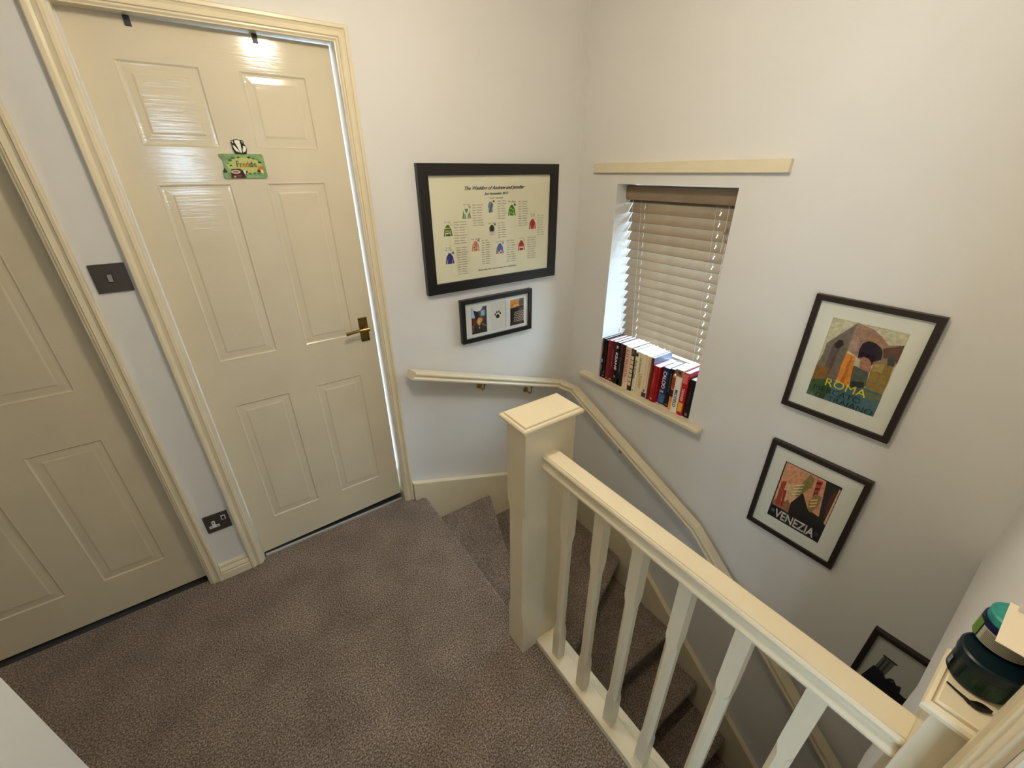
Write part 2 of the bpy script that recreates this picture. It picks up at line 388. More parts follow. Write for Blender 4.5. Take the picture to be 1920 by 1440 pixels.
# lever handle on door 2
hy = 0.0455
h = MB().box(-1.223, -1.184, hy - 0.004, hy, 0.931, 1.041).build('lever_handle', brass_m, door2, bevel=0.002)
tag(h, 'brass lever handle on backplate')
for sx in (-1.217, -1.190):
    for sz in (0.938, 1.034):
        MB().rings([[(sx + 0.0035 * math.cos(a), hy - 0.004 - d, sz + 0.0035 * math.sin(a)) for a in [i * math.pi / 4 for i in range(8)]] for d in (0, 0.0012)]).build('screw', dark_m, h)
MB().tube([(-1.200, hy - 0.003, 0.994), (-1.200, hy - 0.045, 0.994)], 0.009, 14).build('spindle_boss', brass_m, h, smooth=True)
mb = MB(); rr = []
for i in range(9):
    u = i / 8; xx = -1.190 - 0.100 * u; zc = 0.996 - 0.004 * u * u; hw = 0.0085 - 0.0025 * math.sin(u * 3.0); yy = hy - 0.046 + 0.006 * math.sin(u * 3)
    rr.append([(xx, yy + 0.006 * math.cos(a), zc + hw * math.sin(a)) for a in [k * math.pi / 5 for k in range(10)]])
mb.rings(rr).build('lever', brass_m, h, smooth=True)

# over-door rack straps on door 2
t = thing('over_door_rack', (-1.537, 0.045, 1.97), 'black metal rack hooked over the top of the closed door', 'door rack')
for xc in (-1.6935, -1.382):
    mb = MB(); mb.box(xc - 0.0075, xc + 0.0075, 0.0425, 0.0450, 1.972, 1.9958); mb.box(xc - 0.0075, xc + 0.0075, 0.0425, 0.0860, 1.9951, 1.9962); mb.box(xc - 0.0075, xc + 0.0075, 0.0840, 0.0860, 1.80, 1.9958)
    mb.build('strap', strap_m, t)
MB().box(-1.75, -1.32, 0.0860, 0.0900, 1.79, 1.83).build('hook_bar', strap_m, t)

# ------------------------------------------------------------------ name sign with badger
t = thing('name_sign', (-1.5035, 0.0455, 1.5915), 'green wooden door sign with a badger reading Freddie', 'door sign')
sx, sz, sw, sh = -1.5685, 1.5915, 0.1295, 0.0725
outline = [(0.03, 0), (0.97, 0), (1, 0.05), (1, 0.95), (0.97, 1), (0.02, 1), (0, 0.96), (0.015, 0.90), (0.05, 0.82), (0.07, 0.70), (0.06, 0.45), (0.02, 0.22), (0, 0.12), (0, 0.05)]
pl = MB().prism([(sx + a * sw, 0.0452, sz + b * sh) for a, b in outline], (0, -0.0055, 0)).build('plaque', ink((118, 150, 98), 1.25), t)
fy = 0.0452 - 0.0055
def flat(parent, name, polys, y, gain=1.25):
    mb = MB(); mats = []
    for k, (poly, c) in enumerate(polys):
        m = ink(c, gain)
        if m not in mats: mats.append(m)
        mb.add([(a, y - 0.0002 * (k + 1), b) for a, b in poly], [tuple(range(len(poly)))], mats.index(m))
    org = ORG[parent]; me = bpy.data.meshes.new(name); me.from_pydata([tuple(p - org) for p in mb.v], [], mb.f)
    for m in mats: me.materials.append(m)
    for p, i in zip(me.polygons, mb.mi): p.material_index = i
    o = bpy.data.objects.new(name, me); register(o, parent, org); return o
def sp(poly): return [(sx + a * sw, sz + b * sh) for a, b in poly]
pol = [(sp(circle(0.52, 0.52, 0.40, 0.34, 20)), (172, 178, 105))]
for (a, b, r, c) in [(0.30, 0.84, .05, (70, 105, 75)), (0.42, 0.86, .035, (50, 80, 40)), (0.22, 0.74, .045, (60, 95, 55)), (0.16, 0.62, .03, (90, 120, 105)), (0.21, 0.53, .03, (60, 100, 50)), (0.66, 0.86, .04, (35, 70, 15)), (0.76, 0.82, .04, (75, 110, 70)), (0.88, 0.66, .04, (40, 70, 20)), (0.60, 0.19, .035, (70, 115, 55)), (0.71, 0.21, .035, (70, 120, 100)), (0.80, 0.17, .03, (80, 130, 80)), (0.83, 0.30, .05, (40, 70, 25))]:
    pol.append((sp(circle(a, b, r, r * 1.1, 9)), c))
# log with plaque, little badger, mushroom
pol += [(sp([(0.15, 0.02), (0.50, 0.02), (0.46, 0.16), (0.44, 0.34), (0.38, 0.40), (0.20, 0.38), (0.17, 0.2)]), (66, 34, 26)), (sp(circle(0.285, 0.27, 0.105, 0.075, 16)), (205, 192, 165)), (sp(circle(0.285, 0.27, 0.08, 0.035, 12)), (120, 95, 75)),
        (sp(circle(0.34, 0.10, .06, .05, 10)), (120, 55, 50)), (sp(circle(0.24, 0.07, .03, .04, 8)), (190, 150, 120)),
        (sp(circle(0.485, 0.24, .075, .10, 14)), (30, 26, 26)), (sp([(0.45, 0.33), (0.52, 0.33), (0.50, 0.17), (0.475, 0.16)]), (228, 222, 205)), (sp([(0.53, 0.24), (0.55, 0.20), (0.52, 0.16)]), (228, 222, 205)),
        (sp([(0.80, 0.40), (0.84, 0.50), (0.90, 0.50), (0.94, 0.42), (0.95, 0.36), (0.80, 0.36)]), (190, 105, 55)), (sp([(0.85, 0.36), (0.91, 0.36), (0.92, 0.20), (0.86, 0.22)]), (225, 190, 150)), (sp([(0.0, 0.28), (0.05, 0.44), (0.10, 0.28), (0.06, 0.24)]), (35, 50, 55))]
flat(pl, 'painted_scene', pol, fy)
cols = [(120, 130, 90), (80, 90, 50), (215, 110, 70), (215, 95, 70), (165, 70, 45), (50, 50, 30), (105, 115, 70)]
cols = [(95, 125, 100), (88, 80, 45), (220, 105, 65), (205, 95, 65), (60, 55, 35), (120, 135, 110), (110, 110, 60)]
xx = 0.345
for ch, wd, c in zip('Freddie', (0.062, 0.045, 0.066, 0.066, 0.066, 0.014, 0.062), cols):
    hgt = {'F': 0.25, 'r': 0.15, 'e': 0.16, 'd': 0.23, 'i': 0.22}[ch]
    lettering(ch, (sx + (xx + wd / 2) * sw, fy - 0.0028, sz + (0.47 + hgt / 2) * sh), X, Z, wd * sw, hgt * sh, ink(c, 0.9), pl, dx=0.0003, bold=0.008)
    xx += wd + 0.012
# badger head standing on the plaque
bc = (-1.5025, 1.6845)
def bp_(poly): return [(bc[0] + a * 0.021, bc[1] + b * 0.022) for a, b in poly]
head = [(-0.75, -0.95), (-0.35, -1.0), (0.75, -1.0), (0.85, -0.7), (0.98, -0.3), (0.95, 0.05), (0.75, 0.45), (0.75, 0.75), (0.55, 0.92), (0.25, 0.90), (0, 1.0), (-0.3, 1.0), (-0.6, 0.92), (-0.9, 0.85), (-0.98, 0.6), (-0.95, 0.1), (-0.98, -0.25), (-0.85, -0.6)]
hd = MB().prism([(a, 0.0452, b) for a, b in bp_(head)], (0, -0.0055, 0)).build('badger_head', ink((32, 26, 28)), t)
flat(hd, 'painted_face', [(bp_([(-0.45, 0.85), (-0.1, 0.93), (0.25, 0.80), (0.25, 0.2), (0.18, -0.75), (-0.05, -0.75), (-0.3, 0.1), (-0.5, 0.6)]), (226, 220, 205)),
     (bp_([(-0.85, 0.25), (-0.6, 0.1), (-0.2, -0.5), (-0.15, -0.75), (-0.6, -0.55), (-0.8, -0.2)]), (226, 220, 205)), (bp_([(0.85, 0.1), (0.55, 0.15), (0.35, -0.4), (0.35, -0.75), (0.75, -0.55), (0.9, -0.2)]), (226, 220, 205)),
     (bp_([(-0.9, 0.75), (-0.7, 0.8), (-0.65, 0.55), (-0.8, 0.45)]), (200, 190, 180)), (bp_([(0.4, 0.75), (0.6, 0.75), (0.65, 0.45)]), (200, 190, 180)),
     (bp_(circle(-0.32, -0.15, 0.06, 0.06, 8)), (20, 18, 18)), (bp_(circle(0.45, -0.15, 0.06, 0.06, 8)), (20, 18, 18)), (bp_(circle(0.08, -0.85, 0.13, 0.09, 10)), (15, 12, 12))], fy)

# ------------------------------------------------------------------ light switch and socket
t = thing('light_switch', (-1.945, 0, 1.276), 'dark bronze light switch plate on the wall strip between doors', 'light switch')
pl = MB().box(-1.988, -1.902, -0.006, 0, 1.276, 1.362).build('plate', bronze_m, t, bevel=0.0008, seg=1)
MB().box(-1.9545, -1.9395, -0.0068, -0.006, 1.3065, 1.3325).build('rocker_surround', dark_m, t)
MB().prism([(-1.9525, -0.0068, 1.3085), (-1.9525, -0.0115, 1.3095), (-1.9525, -0.008, 1.3305), (-1.9525, -0.0068, 1.3305)], (0.011, 0, 0)).build('rocker', steel_m, t)
t = thing('wall_socket', (-1.946, 0, 0.259), 'dark single plug socket low on the wall above the skirting', 'socket')
pl = MB().box(-1.989, -1.903, -0.006, 0, 0.259, 0.345).build('plate', bronze_m, t, bevel=0.0008, seg=1)
mb = MB(); mb.box(-1.978, -1.942, -0.0072, -0.006, 0.281, 0.293); mb.box(-1.966, -1.954, -0.0072, -0.006, 0.293, 0.315)
fc = mb.build('socket_face', plastic_m, t)
mb = MB(); mb.box(-1.975, -1.968, -0.0076, -0.0072, 0.2855, 0.2885); mb.box(-1.952, -1.945, -0.0076, -0.0072, 0.2855, 0.2885); mb.box(-1.962, -1.958, -0.0076, -0.0072, 0.303, 0.310)
mb.build('pin_holes', dark_m, fc)
rk = MB().box(-1.929, -1.914, -0.0072, -0.006, 0.307, 0.329).build('rocker_surround', plastic_m, t)
MB().box(-1.926, -1.917, -0.010, -0.0072, 0.311, 0.325).build('rocker', dark_m, rk)

# ------------------------------------------------------------------ window, sill, batten
t = thing('window_1', (0.2, -0.56, 0.538), 'white framed window behind the blind', kind='structure')
SILL = 0.538
mb = MB()
for a, b, c, d in [(WY0, WY0 + 0.06, SILL, WZ1), (WY1 - 0.06, WY1, SILL, WZ1), (WY0 + 0.06, WY1 - 0.06, SILL, SILL + 0.06), (WY0 + 0.06, WY1 - 0.06, WZ1 - 0.06, WZ1)]:
    mb.box(0.205, 0.265, a, b, c, d)
mb.build('window_frame', pvc_m, t, bevel=0.004)
MB().box(0.228, 0.232, WY0 + 0.055, WY1 - 0.055, SILL + 0.055, WZ1 - 0.055).build('pane', glass_m, t)
mb = MB(); mb.box(-0.046, 0.0, -0.941, -0.146, WZ0, SILL); mb.box(0.0, 0.205, WY0, WY1, WZ0, SILL)
tag(mb.build('window_sill', cream_m, t, bevel=0.007, seg=3), 'cream rounded window board')
o = MB().box(-0.020, 0, -1.025, -0.1126, 1.601, 1.6436).build('wall_batten', cream_m, bevel=0.0015, seg=1)
tag(o, 'long cream wooden batten fixed to the wall above the window', 'batten')

# ------------------------------------------------------------------ venetian blind
t = thing('venetian_blind', (0.12, -0.56, 0.70), 'tan wooden slatted venetian blind hanging in the window recess', 'blind')
mb = MB(); rr = []
for y in (-0.853, -0.262 + 0.0):
    rr.append([(0.075, y, 1.484), (0.070, y, 1.490), (0.066, y, 1.505), (0.066, y, 1.528), (0.070, y, 1.543), (0.076, y, 1.548), (0.084, y, 1.548), (0.084, y, 1.484)])
mb.rings(rr).build('valance', slat_m, t, smooth=True)
MB().box(0.086, 0.140, -0.852, -0.268, 1.500, 1.545).build('head_rail', slat_m, t)
SY0, SY1 = -0.854, -0.2650; SLOTS = (-0.352, -0.742)
ang = math.radians(47); cw, sw_ = math.cos(ang), math.sin(ang)
def slat_mesh():
    mb = MB()
    def strip(y0, y1, s0, s1):                     # s along slat width, -0.5 room edge (low) .. 0.5 window edge (high)
        th = 0.0014; pts = []
        for y in (y0, y1):
            for s in (s0, s1):
                for k in (-1, 1):
                    cx, cz = s * 0.05 * cw, s * 0.05 * sw_; pts.append((cx - k * th * sw_, y, cz + k * th * cw))
        mb.add(pts, [(0, 1, 3, 2), (4, 6, 7, 5), (0, 4, 5, 1), (2, 3, 7, 6), (0, 2, 6, 4), (1, 5, 7, 3)])
    ys = [SY0]; hw = 0.0019
    for q in sorted(SLOTS): ys += [q - hw, q + hw]
    ys.append(SY1)
    for i in range(0, len(ys) - 1, 2): strip(ys[i], ys[i + 1], -0.5, 0.5)
    for i in range(1, len(ys) - 1, 2): strip(ys[i], ys[i + 1], -0.5, -0.16); strip(ys[i], ys[i + 1], 0.16, 0.5)
    return mb
org = ORG[t]
first = None
NS = 17
for i in range(NS):
    z = 1.491 - 0.0445 * i
    x = 0.112 + 0.062 * (1.4465 - z) / 0.66
    if first is None:
        mb = slat_mesh(); mb.v = [v + org for v in mb.v]
        first = mb.build('slat', slat_m, t); o = first
    else:
        o = first.copy(); COL.objects.link(o); o.parent = t
    o.location = (x - org.x, -org.y, z - org.z)
    o.rotation_euler.y = -math.radians(9.0 if i < 3 else 7.0 if i < 5 else 3.0 if i < 6 else 0)
zb = 1.491 - 0.0445 * (NS - 1) - 0.03
MB().box(0.158, 0.198, SY0, SY1, zb - 0.020, zb - 0.004).build('bottom_rail', slat_m, t, bevel=0.003)
def xat(z): return 0.112 + 0.062 * (1.4465 - z) / 0.66
for q in SLOTS:
    MB().tube([(xat(1.5), q, 1.50), (xat(zb), q, zb)], 0.0011, 6).build('lift_cord', cord_m, t)
    for dy in (0.012,):
        MB().tube([(xat(1.5) - 0.016, q + dy, 1.50), (xat(zb) - 0.018, q + dy, zb)], 0.0006, 5).build('ladder_string', cord_m, t)
for yq, z1, zt in ((-0.300, 0.86, 0.0), (-0.792, 1.40, 0.0)):
    MB().tube([(0.080, yq, 1.49), (0.083, yq, 1.30), (0.100, yq - 0.001, z1 - 0.02 if z1 > 1 else 0.82)], 0.0009, 6).build('pull_cord', cord_m, t)
def tassel(y, x, z, m):
    MB().lathe((x, y, z), [(0.0025, 0.030), (0.005, 0.026), (0.0085, 0.006), (0.0085, 0.002), (0.004, 0)], 14).build('tassel', m, t, smooth=True)
tassel(-0.793, 0.088, 1.372, slat_m); tassel(-0.806, 0.092, 1.338, slat_m); tassel(-0.300, 0.097, 0.80, pvc_m)
MB().tube([(0.085, -0.806, 1.37), (0.095, -0.802, 1.2), (0.115, -0.812, 0.95), (0.12, -0.80, 0.83)], 0.0009, 6).build('pull_cord', cord_m, t)

# ------------------------------------------------------------------ books on the window board
def book(y1, y0, ztop, spine, label, texts=(), cover=None, x=0.004, depth=0.148, marks=(), lean=0.0):
    """y1 > y0: left and right side of the spine seen from the landing"""
    cover = cover or spine
    t = thing('book', (x + depth / 2, (y0 + y1) / 2, SILL + 0.0006), label, 'book', 'books standing on the window board')
    th = 0.0022; z0 = SILL + 0.0006; y1 -= 0.0004; y0 += 0.0004
    sm = ink(spine, 1.5, 0.4); cm = ink(cover, 1.5, 0.4)
    mb = MB()
    n = 7; yc = (y0 + y1) / 2; hw = (y1 - y0) / 2
    arc = [(x + 0.006 - 0.006 * math.cos(math.pi * (k / (n - 1) - 0.5)), yc + hw * math.sin(math.pi * (k / (n - 1) - 0.5))) for k in range(n)]
    mb.prism([(a, b, z0) for a, b in arc], (0, 0, ztop - z0))
    mb.build('spine', sm, t, smooth=True)
    mb = MB(); mb.box(x + 0.006, x + depth, y1 - th, y1, z0, ztop); mb.box(x + 0.006, x + depth, y0, y0 + th, z0, ztop)
    mb.build('cover', cm, t)
    MB().box(x + 0.0062, x + depth - 0.005, y0 + th, y1 - th, z0 + 0.003, ztop - 0.0035).build('pages', page_m, t)
    H = ztop - z0
    for s, c, h0, h1, wfrac, off in texts:         # height fractions from the top
        lettering(s, (x, yc - off * 2 * hw, ztop - H * (h0 + h1) / 2), NZ, NY, H * (h1 - h0), 2 * hw * wfrac, ink(c, 1.5), t, dx=0.0006, bold=0.018)
    for h0, h1, wfrac, off, c in marks:
        w = 2 * hw * wfrac / 2; cy = yc - off * 2 * hw
        MB().box(x - 0.0004, x + 0.002, cy - w, cy + w, ztop - H * h1, ztop - H * h0).build('spine_panel', ink(c, 1.5), t)
    return t
K = (14, 12, 14); CR = (205, 190, 160); WH = (225, 218, 210)
book(-0.2635, -0.2825, 0.774, K, 'black paperback with red script, first from the window side', [('Gazza', (170, 45, 55), 0.16, 0.42, 0.5, 0)], marks=[(0.52, 0.60, 0.55, 0, (150, 155, 170)), (0.68, 0.82, 0.2, 0, (120, 110, 110))])
book(-0.2825, -0.3035, 0.771, (10, 10, 12), 'plain black book beside the red script paperback', marks=[(0.80, 0.87, 0.5, 0, (90, 80, 82)), (0.92, 0.95, 0.5, 0, (170, 120, 120))])
book(-0.3035, -0.3315, 0.777, (112, 20, 22), 'bright red book, third from the left', [], marks=[(0.10, 0.15, 0.4, 0, (150, 60, 50)), (0.94, 0.96, 0.4, 0, (190, 120, 110))])
book(-0.3315, -0.3620, 0.780, (74, 10, 14), 'dark red book with thin cream spine lettering', [('MANCHESTER UNITED', (165, 110, 80), 0.2, 0.62, 0.22, 0)], marks=[(0.93, 0.96, 0.5, 0, (200, 150, 140))])
book(-0.3620, -0.3885, 0.783, (16, 12, 14), 'black book lettered KEANE in white on the spine', [('KEANE', (235, 230, 225), 0.24, 0.66, 0.62, 0.0), ('R', (200, 195, 195), 0.08, 0.16, 0.5, 0)], marks=[(0.80, 0.87, 0.5, 0, (85, 95, 85))])
book(-0.3885, -0.4290, 0.783, (46, 18, 22), 'maroon and black book with a pale football at its foot', [('THE GREATEST', (110, 100, 105), 0.30, 0.72, 0.18, -0.12)], marks=[(0.28, 1.0, 0.98, 0, (20, 17, 20)), (0.86, 0.97, 0.42, -0.1, (120, 135, 175))])
book(-0.4290, -0.4670, 0.782, (214, 178, 152), 'cream book lettered ALEX FERGUSON in red capitals', [('ALEX FERGUSON', (170, 70, 60), 0.05, 0.72, 0.62, 0.0), ('My Life', (190, 150, 120), 0.76, 0.84, 0.5, 0)])
book(-0.4670, -0.4970, 0.779, (38, 30, 22), 'black book with a column of cream lettered squares', [], marks=[(0.16 + 0.105 * k, 0.245 + 0.105 * k, 0.62, 0, (196, 176, 140)) for k in range(7)] + [(0.03, 0.12, 0.7, 0, (90, 80, 66))])
book(-0.4970, -0.5220, 0.777, (212, 198, 168), 'slim cream book with black script on the spine', [('Paolo Di Canio', (30, 24, 22), 0.22, 0.66, 0.62, 0), ('autobiography', (170, 140, 120), 0.70, 0.86, 0.3, 0)], marks=[(0.04, 0.12, 0.6, 0, (60, 50, 40)), (0.93, 0.955, 0.25, 0, (30, 26, 24))])
book(-0.5220, -0.5670, 0.776, (200, 188, 158), 'thick cream book lettered LEADING in gold', [('ALEX FERGUSON', (95, 88, 62), 0.10, 0.46, 0.22, -0.18), ('LEADING', (150, 128, 60), 0.48, 0.82, 0.42, 0.1)])
book(-0.5670, -0.5970, 0.775, (204, 186, 158), 'plain beige book with a dark figure at the foot', [], marks=[(0.88, 0.985, 0.85, 0, (62, 52, 54)), (0.80, 0.86, 0.4, 0, (150, 80, 80)), (0.0, 0.8, 0.07, 0.25, (170, 150, 125))])
book(-0.5970, -0.6145, 0.774, (88, 34, 28), 'thin brown-red book with a slate blue cover, last of the tall row', [('1966', (120, 90, 70), 0.2, 0.5, 0.3, 0)], cover=(84, 92, 112), marks=[(0.0, 0.7, 0.25, -0.3, (150, 110, 80))])
book(-0.6150, -0.6560, 0.738, (140, 14, 14), 'short bright red book beside the tall row', [('FOOTBALL', (190, 110, 80), 0.18, 0.62, 0.14, -0.15)], marks=[(0.0, 1.0, 0.10, 0.30, (96, 10, 12)), (0.90, 0.94, 0.2, -0.1, (235, 150, 130))], depth=0.128)
book(-0.6570, -0.6995, 0.742, (34, 38, 70), 'navy book lettered CALCIO in white capitals', [('CALCIO', (226, 205, 198), 0.10, 0.56, 0.48, 0.0)], marks=[(0.62, 0.68, 0.5, -0.1, (140, 150, 150)), (0.72, 0.96, 0.82, 0, (60, 88, 128))], x=0.022, depth=0.125)
book(-0.7000, -0.7265, 0.749, (12, 12, 14), 'black book to the right of the navy one', [('INVERTING', (70, 80, 72), 0.12, 0.6, 0.3, 0)], marks=[(0.92, 0.955, 0.4, 0, (110, 105, 105))], x=0.020, depth=0.13)
book(-0.7270, -0.7495, 0.727, (206, 122, 56), 'orange and rust book in the right half of the row', [('SPORT', (90, 24, 14), 0.1, 0.32, 0.55, 0)], marks=[(0.06, 0.38, 0.9, 0, (150, 62, 24)), (0.42, 0.62, 0.95, 0, (40, 28, 30))], x=0.012, depth=0.12)
book(-0.7500, -0.7845, 0.770, (206, 200, 190), 'white book with a brown top and dark capitals', [('MIDFIELD', (30, 30, 32), 0.46, 0.86, 0.50, 0.05)], marks=[(0.0, 0.15, 0.98, 0, (118, 84, 62)), (0.05, 0.09, 0.3, 0.1, (60, 34, 28))], x=0.000)
book(-0.7850, -0.8155, 0.765, (160, 22, 24), 'red book with cream capitals and a yellow label', [('TENNER', (232, 178, 160), 0.36, 0.66, 0.42, 0.0)], cover=(140, 22, 40), marks=[(0.02, 0.24, 0.8, 0, (205, 92, 84)), (0.70, 0.92, 0.72, 0, (226, 150, 44))], x=0.004)
book(-0.8170, -0.8500, 0.739, (22, 16, 18), 'short black book against the right side of the recess', [('A SEASON', (62, 44, 40), 0.25, 0.6, 0.25, 0)], marks=[(0.88, 0.95, 0.4, 0, (105, 90, 96))], x=0.010, depth=0.13)

# ------------------------------------------------------------------ framed pictures
def frame_mesh(o, r, u, w, h, bar, dep, rebate=0.005):
    o, r, u = Vector(o), Vector(r), Vector(u); n = r.cross(u)
    mb = MB()
    prof = [(0, 0), (0, dep), (bar, dep), (bar, dep - 0.006), (bar, 0)]
    rings = []
    for a, d in prof:
        rings.append([o + r * a + u * a + n * d, o + r * (w - a) + u * a + n * d, o + r * (w - a) + u * (h - a) + n * d, o + r * a + u * (h - a) + n * d])
    vv = [q for R in rings for q in R]; ff = []; k = len(rings)
    for j in range(k):
        for i in range(4):
            ff.append((j * 4 + i, j * 4 + (i + 1) % 4, ((j + 1) % k) * 4 + (i + 1) % 4, ((j + 1) % k) * 4 + i))
    return mb.add(vv, ff)
def board(o, r, u, w, h, d0, d1):
    o, r, u = Vector(o), Vector(r), Vector(u); n = r.cross(u)
    return MB().prism([o + n * d0, o + r * w + n * d0, o + r * w + u * h + n * d0, o + u * h + n * d0], n * (d1 - d0))
def mount_mesh(o, r, u, w, h, holes, d0, d1):
    """card with rectangular windows (a0, a1, b0, b1) side by side"""
    o, r, u = Vector(o), Vector(r), Vector(u); n = r.cross(u); mb = MB()
    xs = sorted({0, w, *[q for hh in holes for q in hh[:2]]}); ys = sorted({0, h, *[q for hh in holes for q in hh[2:]]})
    for i in range(len(xs) - 1):
        for j in range(len(ys) - 1):
            cx, cy = (xs[i] + xs[i + 1]) / 2, (ys[j] + ys[j + 1]) / 2
            if any(a < cx < b and c < cy < d for a, b, c, d in holes): continue
            p = [o + r * xs[i] + u * ys[j], o + r * xs[i + 1] + u * ys[j], o + r * xs[i + 1] + u * ys[j + 1], o + r * xs[i] + u * ys[j + 1]]
            mb.prism([q + n * d0 for q in p], n * (d1 - d0))
    return mb
def picture(name, o, r, u, w, h, bar, dep, fmat, label, holes, mmat, group=None):
    c = Vector(o) + Vector(r) * (w / 2)
    t = thing(name, c, label, 'picture', group)
    frame_mesh(o, r, u, w, h, bar, dep).build('frame', fmat, t)
    io = Vector(o) + Vector(r) * (bar - 0.001) + Vector(u) * (bar - 0.001)
    iw, ih = w - 2 * bar + 0.002, h - 2 * bar + 0.002
    board(io, r, u, iw, ih, 0.001, dep - 0.013).build('backing', mount_m, t)
    if holes is not None:
        hl = [(a - bar + 0.001, b - bar + 0.001, c_ - bar + 0.001, d - bar + 0.001) for a, b, c_, d in holes]
        mount_mesh(io, r, u, iw, ih, hl, dep - 0.0112, dep - 0.0098).build('mount', mmat, t)
    board(io, r, u, iw, ih, dep - 0.0075, dep - 0.006).build('glass', glass_m, t)
    return t
# ROMA
RO = (0, -1.2209, 0.8072); RW, RH = 0.3331, 0.428
PA = (0.066, 0.270, 0.0700, 0.3600)
t = picture('framed_poster', RO, NY, Z, RW, RH, 0.0185, 0.020, darkwood_m, 'dark framed poster reading ROMA on the stair wall', [PA], mount_m)
po = Vector((-0.0075, -1.2209 - PA[0] + 0.002, 0.8072 + PA[2] - 0.002)); pw, ph = PA[1] - PA[0] + 0.004, PA[3] - PA[2] + 0.004
G = 1.5
art(t, 'print', po, NY, Z, pw, ph, [
    ([(0.346, 0.989), (0.042, 0.687), (0.042, 0.534), (0, 0.385), (0.007, 0.215), (0.348, 0.278), (0.352, 0.475), (0.349, 0.681), (0.338, 0.849), (0.391, 0.955)], (106, 94, 82)),
    ([(0.346, 0.989), (0.48, 0.972), (0.567, 0.959), (0.702, 0.898), (0.809, 0.827), (0.98, 0.865), (0.993, 0.724), (0.972, 0.614), (0.754, 0.577), (0.582, 0.589), (0.356, 0.664), (0.338, 0.849)], (138, 108, 92)),
    ([(0.36, 0.83), (0.42, 0.84), (0.47, 0.79), (0.47, 0.68), (0.40, 0.66), (0.36, 0.68)], (150, 120, 112)),
    ([(0.50, 0.88), (0.62, 0.90), (0.76, 0.82), (0.80, 0.74), (0.72, 0.80), (0.60, 0.85), (0.50, 0.83)], (150, 112, 80)),
    ([(0.732, 0.626), (0.965, 0.63), (0.982, 0.454), (0.975, 0.283), (0.748, 0.303), (0.73, 0.479)], (128, 102, 44)),
    ([(0.74, 0.60), (0.86, 0.62), (0.86, 0.52), (0.74, 0.51)], (150, 124, 70)),
    ([(0.764, 0.783), (0.983, 0.866), (0.99, 0.654), (0.928, 0.708), (0.812, 0.681)], (88, 54, 34)),
    ([(0.513, 0.609), (0.488, 0.712), (0.504, 0.787), (0.565, 0.826), (0.654, 0.819), (0.735, 0.785), (0.782, 0.735), (0.793, 0.658), (0.718, 0.613), (0.709, 0.547), (0.612, 0.633), (0.536, 0.624)], (30, 14, 26)),
    ([(0.485, 0.509), (0.544, 0.514), (0.644, 0.493), (0.717, 0.485), (0.746, 0.331), (0.725, 0.287), (0.555, 0.247)], (76, 80, 72)),
    ([(0.575, 0.513), (0.549, 0.617), (0.578, 0.643), (0.651, 0.633), (0.696, 0.599), (0.735, 0.489), (0.644, 0.493)], (152, 104, 86)),
    ([(0.549, 0.334), (0.713, 0.36), (0.734, 0.289), (0.548, 0.265)], (40, 42, 38)),
    ([(0.134, 0.556), (0.134, 0.688), (0.188, 0.764), (0.249, 0.768), (0.283, 0.712), (0.25, 0.667), (0.226, 0.597), (0.239, 0.407), (0.221, 0.343), (0.196, 0.266), (0.13, 0.259), (0.131, 0.399)], (84, 68, 66)),
    ([(0.15, 0.70), (0.19, 0.755), (0.245, 0.76), (0.27, 0.71), (0.22, 0.66), (0.17, 0.66)], (34, 22, 24)),
    ([(0, 0.395), (0.205, 0.409), (0.21, 0.26), (0.007, 0.215)], (120, 82, 32)),
    ([(0.348, 0.634), (0.478, 0.619), (0.507, 0.457), (0.546, 0.244), (0.354, 0.29), (0.344, 0.492)], (192, 118, 30)),
    ([(0.42, 0.60), (0.45, 0.60), (0.46, 0.28), (0.41, 0.28)], (160, 88, 24)),
    ([(0.887, 0.619), (0.858, 0.70), (0.897, 0.736), (0.952, 0.714), (0.968, 0.622)], (54, 58, 50)),
    ([(0, 0), (0.007, 0.215), (0.28, 0.279), (0.542, 0.253), (0.748, 0.303), (0.983, 0.286), (1, 0)], (62, 92, 98)),
    ([(0.005, 0.066), (0.007, 0.215), (0.264, 0.265), (0.344, 0.124), (0.252, 0.012), (0.128, 0.028)], (52, 78, 38)),
    ([(0.70, 0.27), (0.98, 0.27), (0.99, 0.19), (0.76, 0.20)], (92, 98, 62))], gain=G, base=(176, 168, 142))
def ptxt(s, a0, a1, b0, b1, c, g=G, shear=0, par=t):
    return lettering(s, po + Vector(NY) * (pw * (a0 + a1) / 2) + Vector(Z) * (ph * (b0 + b1) / 2) + Vector((-0.0034, 0, 0)), NY, Z, pw * (a1 - a0), ph * (b1 - b0), ink(c, g), par, shear)
ptxt('ROMA', 0.225, 0.80, 0.188, 0.284, (226, 176, 44)); ptxt('MERCATO', 0.085, 0.765, 0.095, 0.168, (16, 30, 44)); ptxt('DI TRAIANO', 0.15, 0.965, 0.008, 0.078, (16, 30, 44))
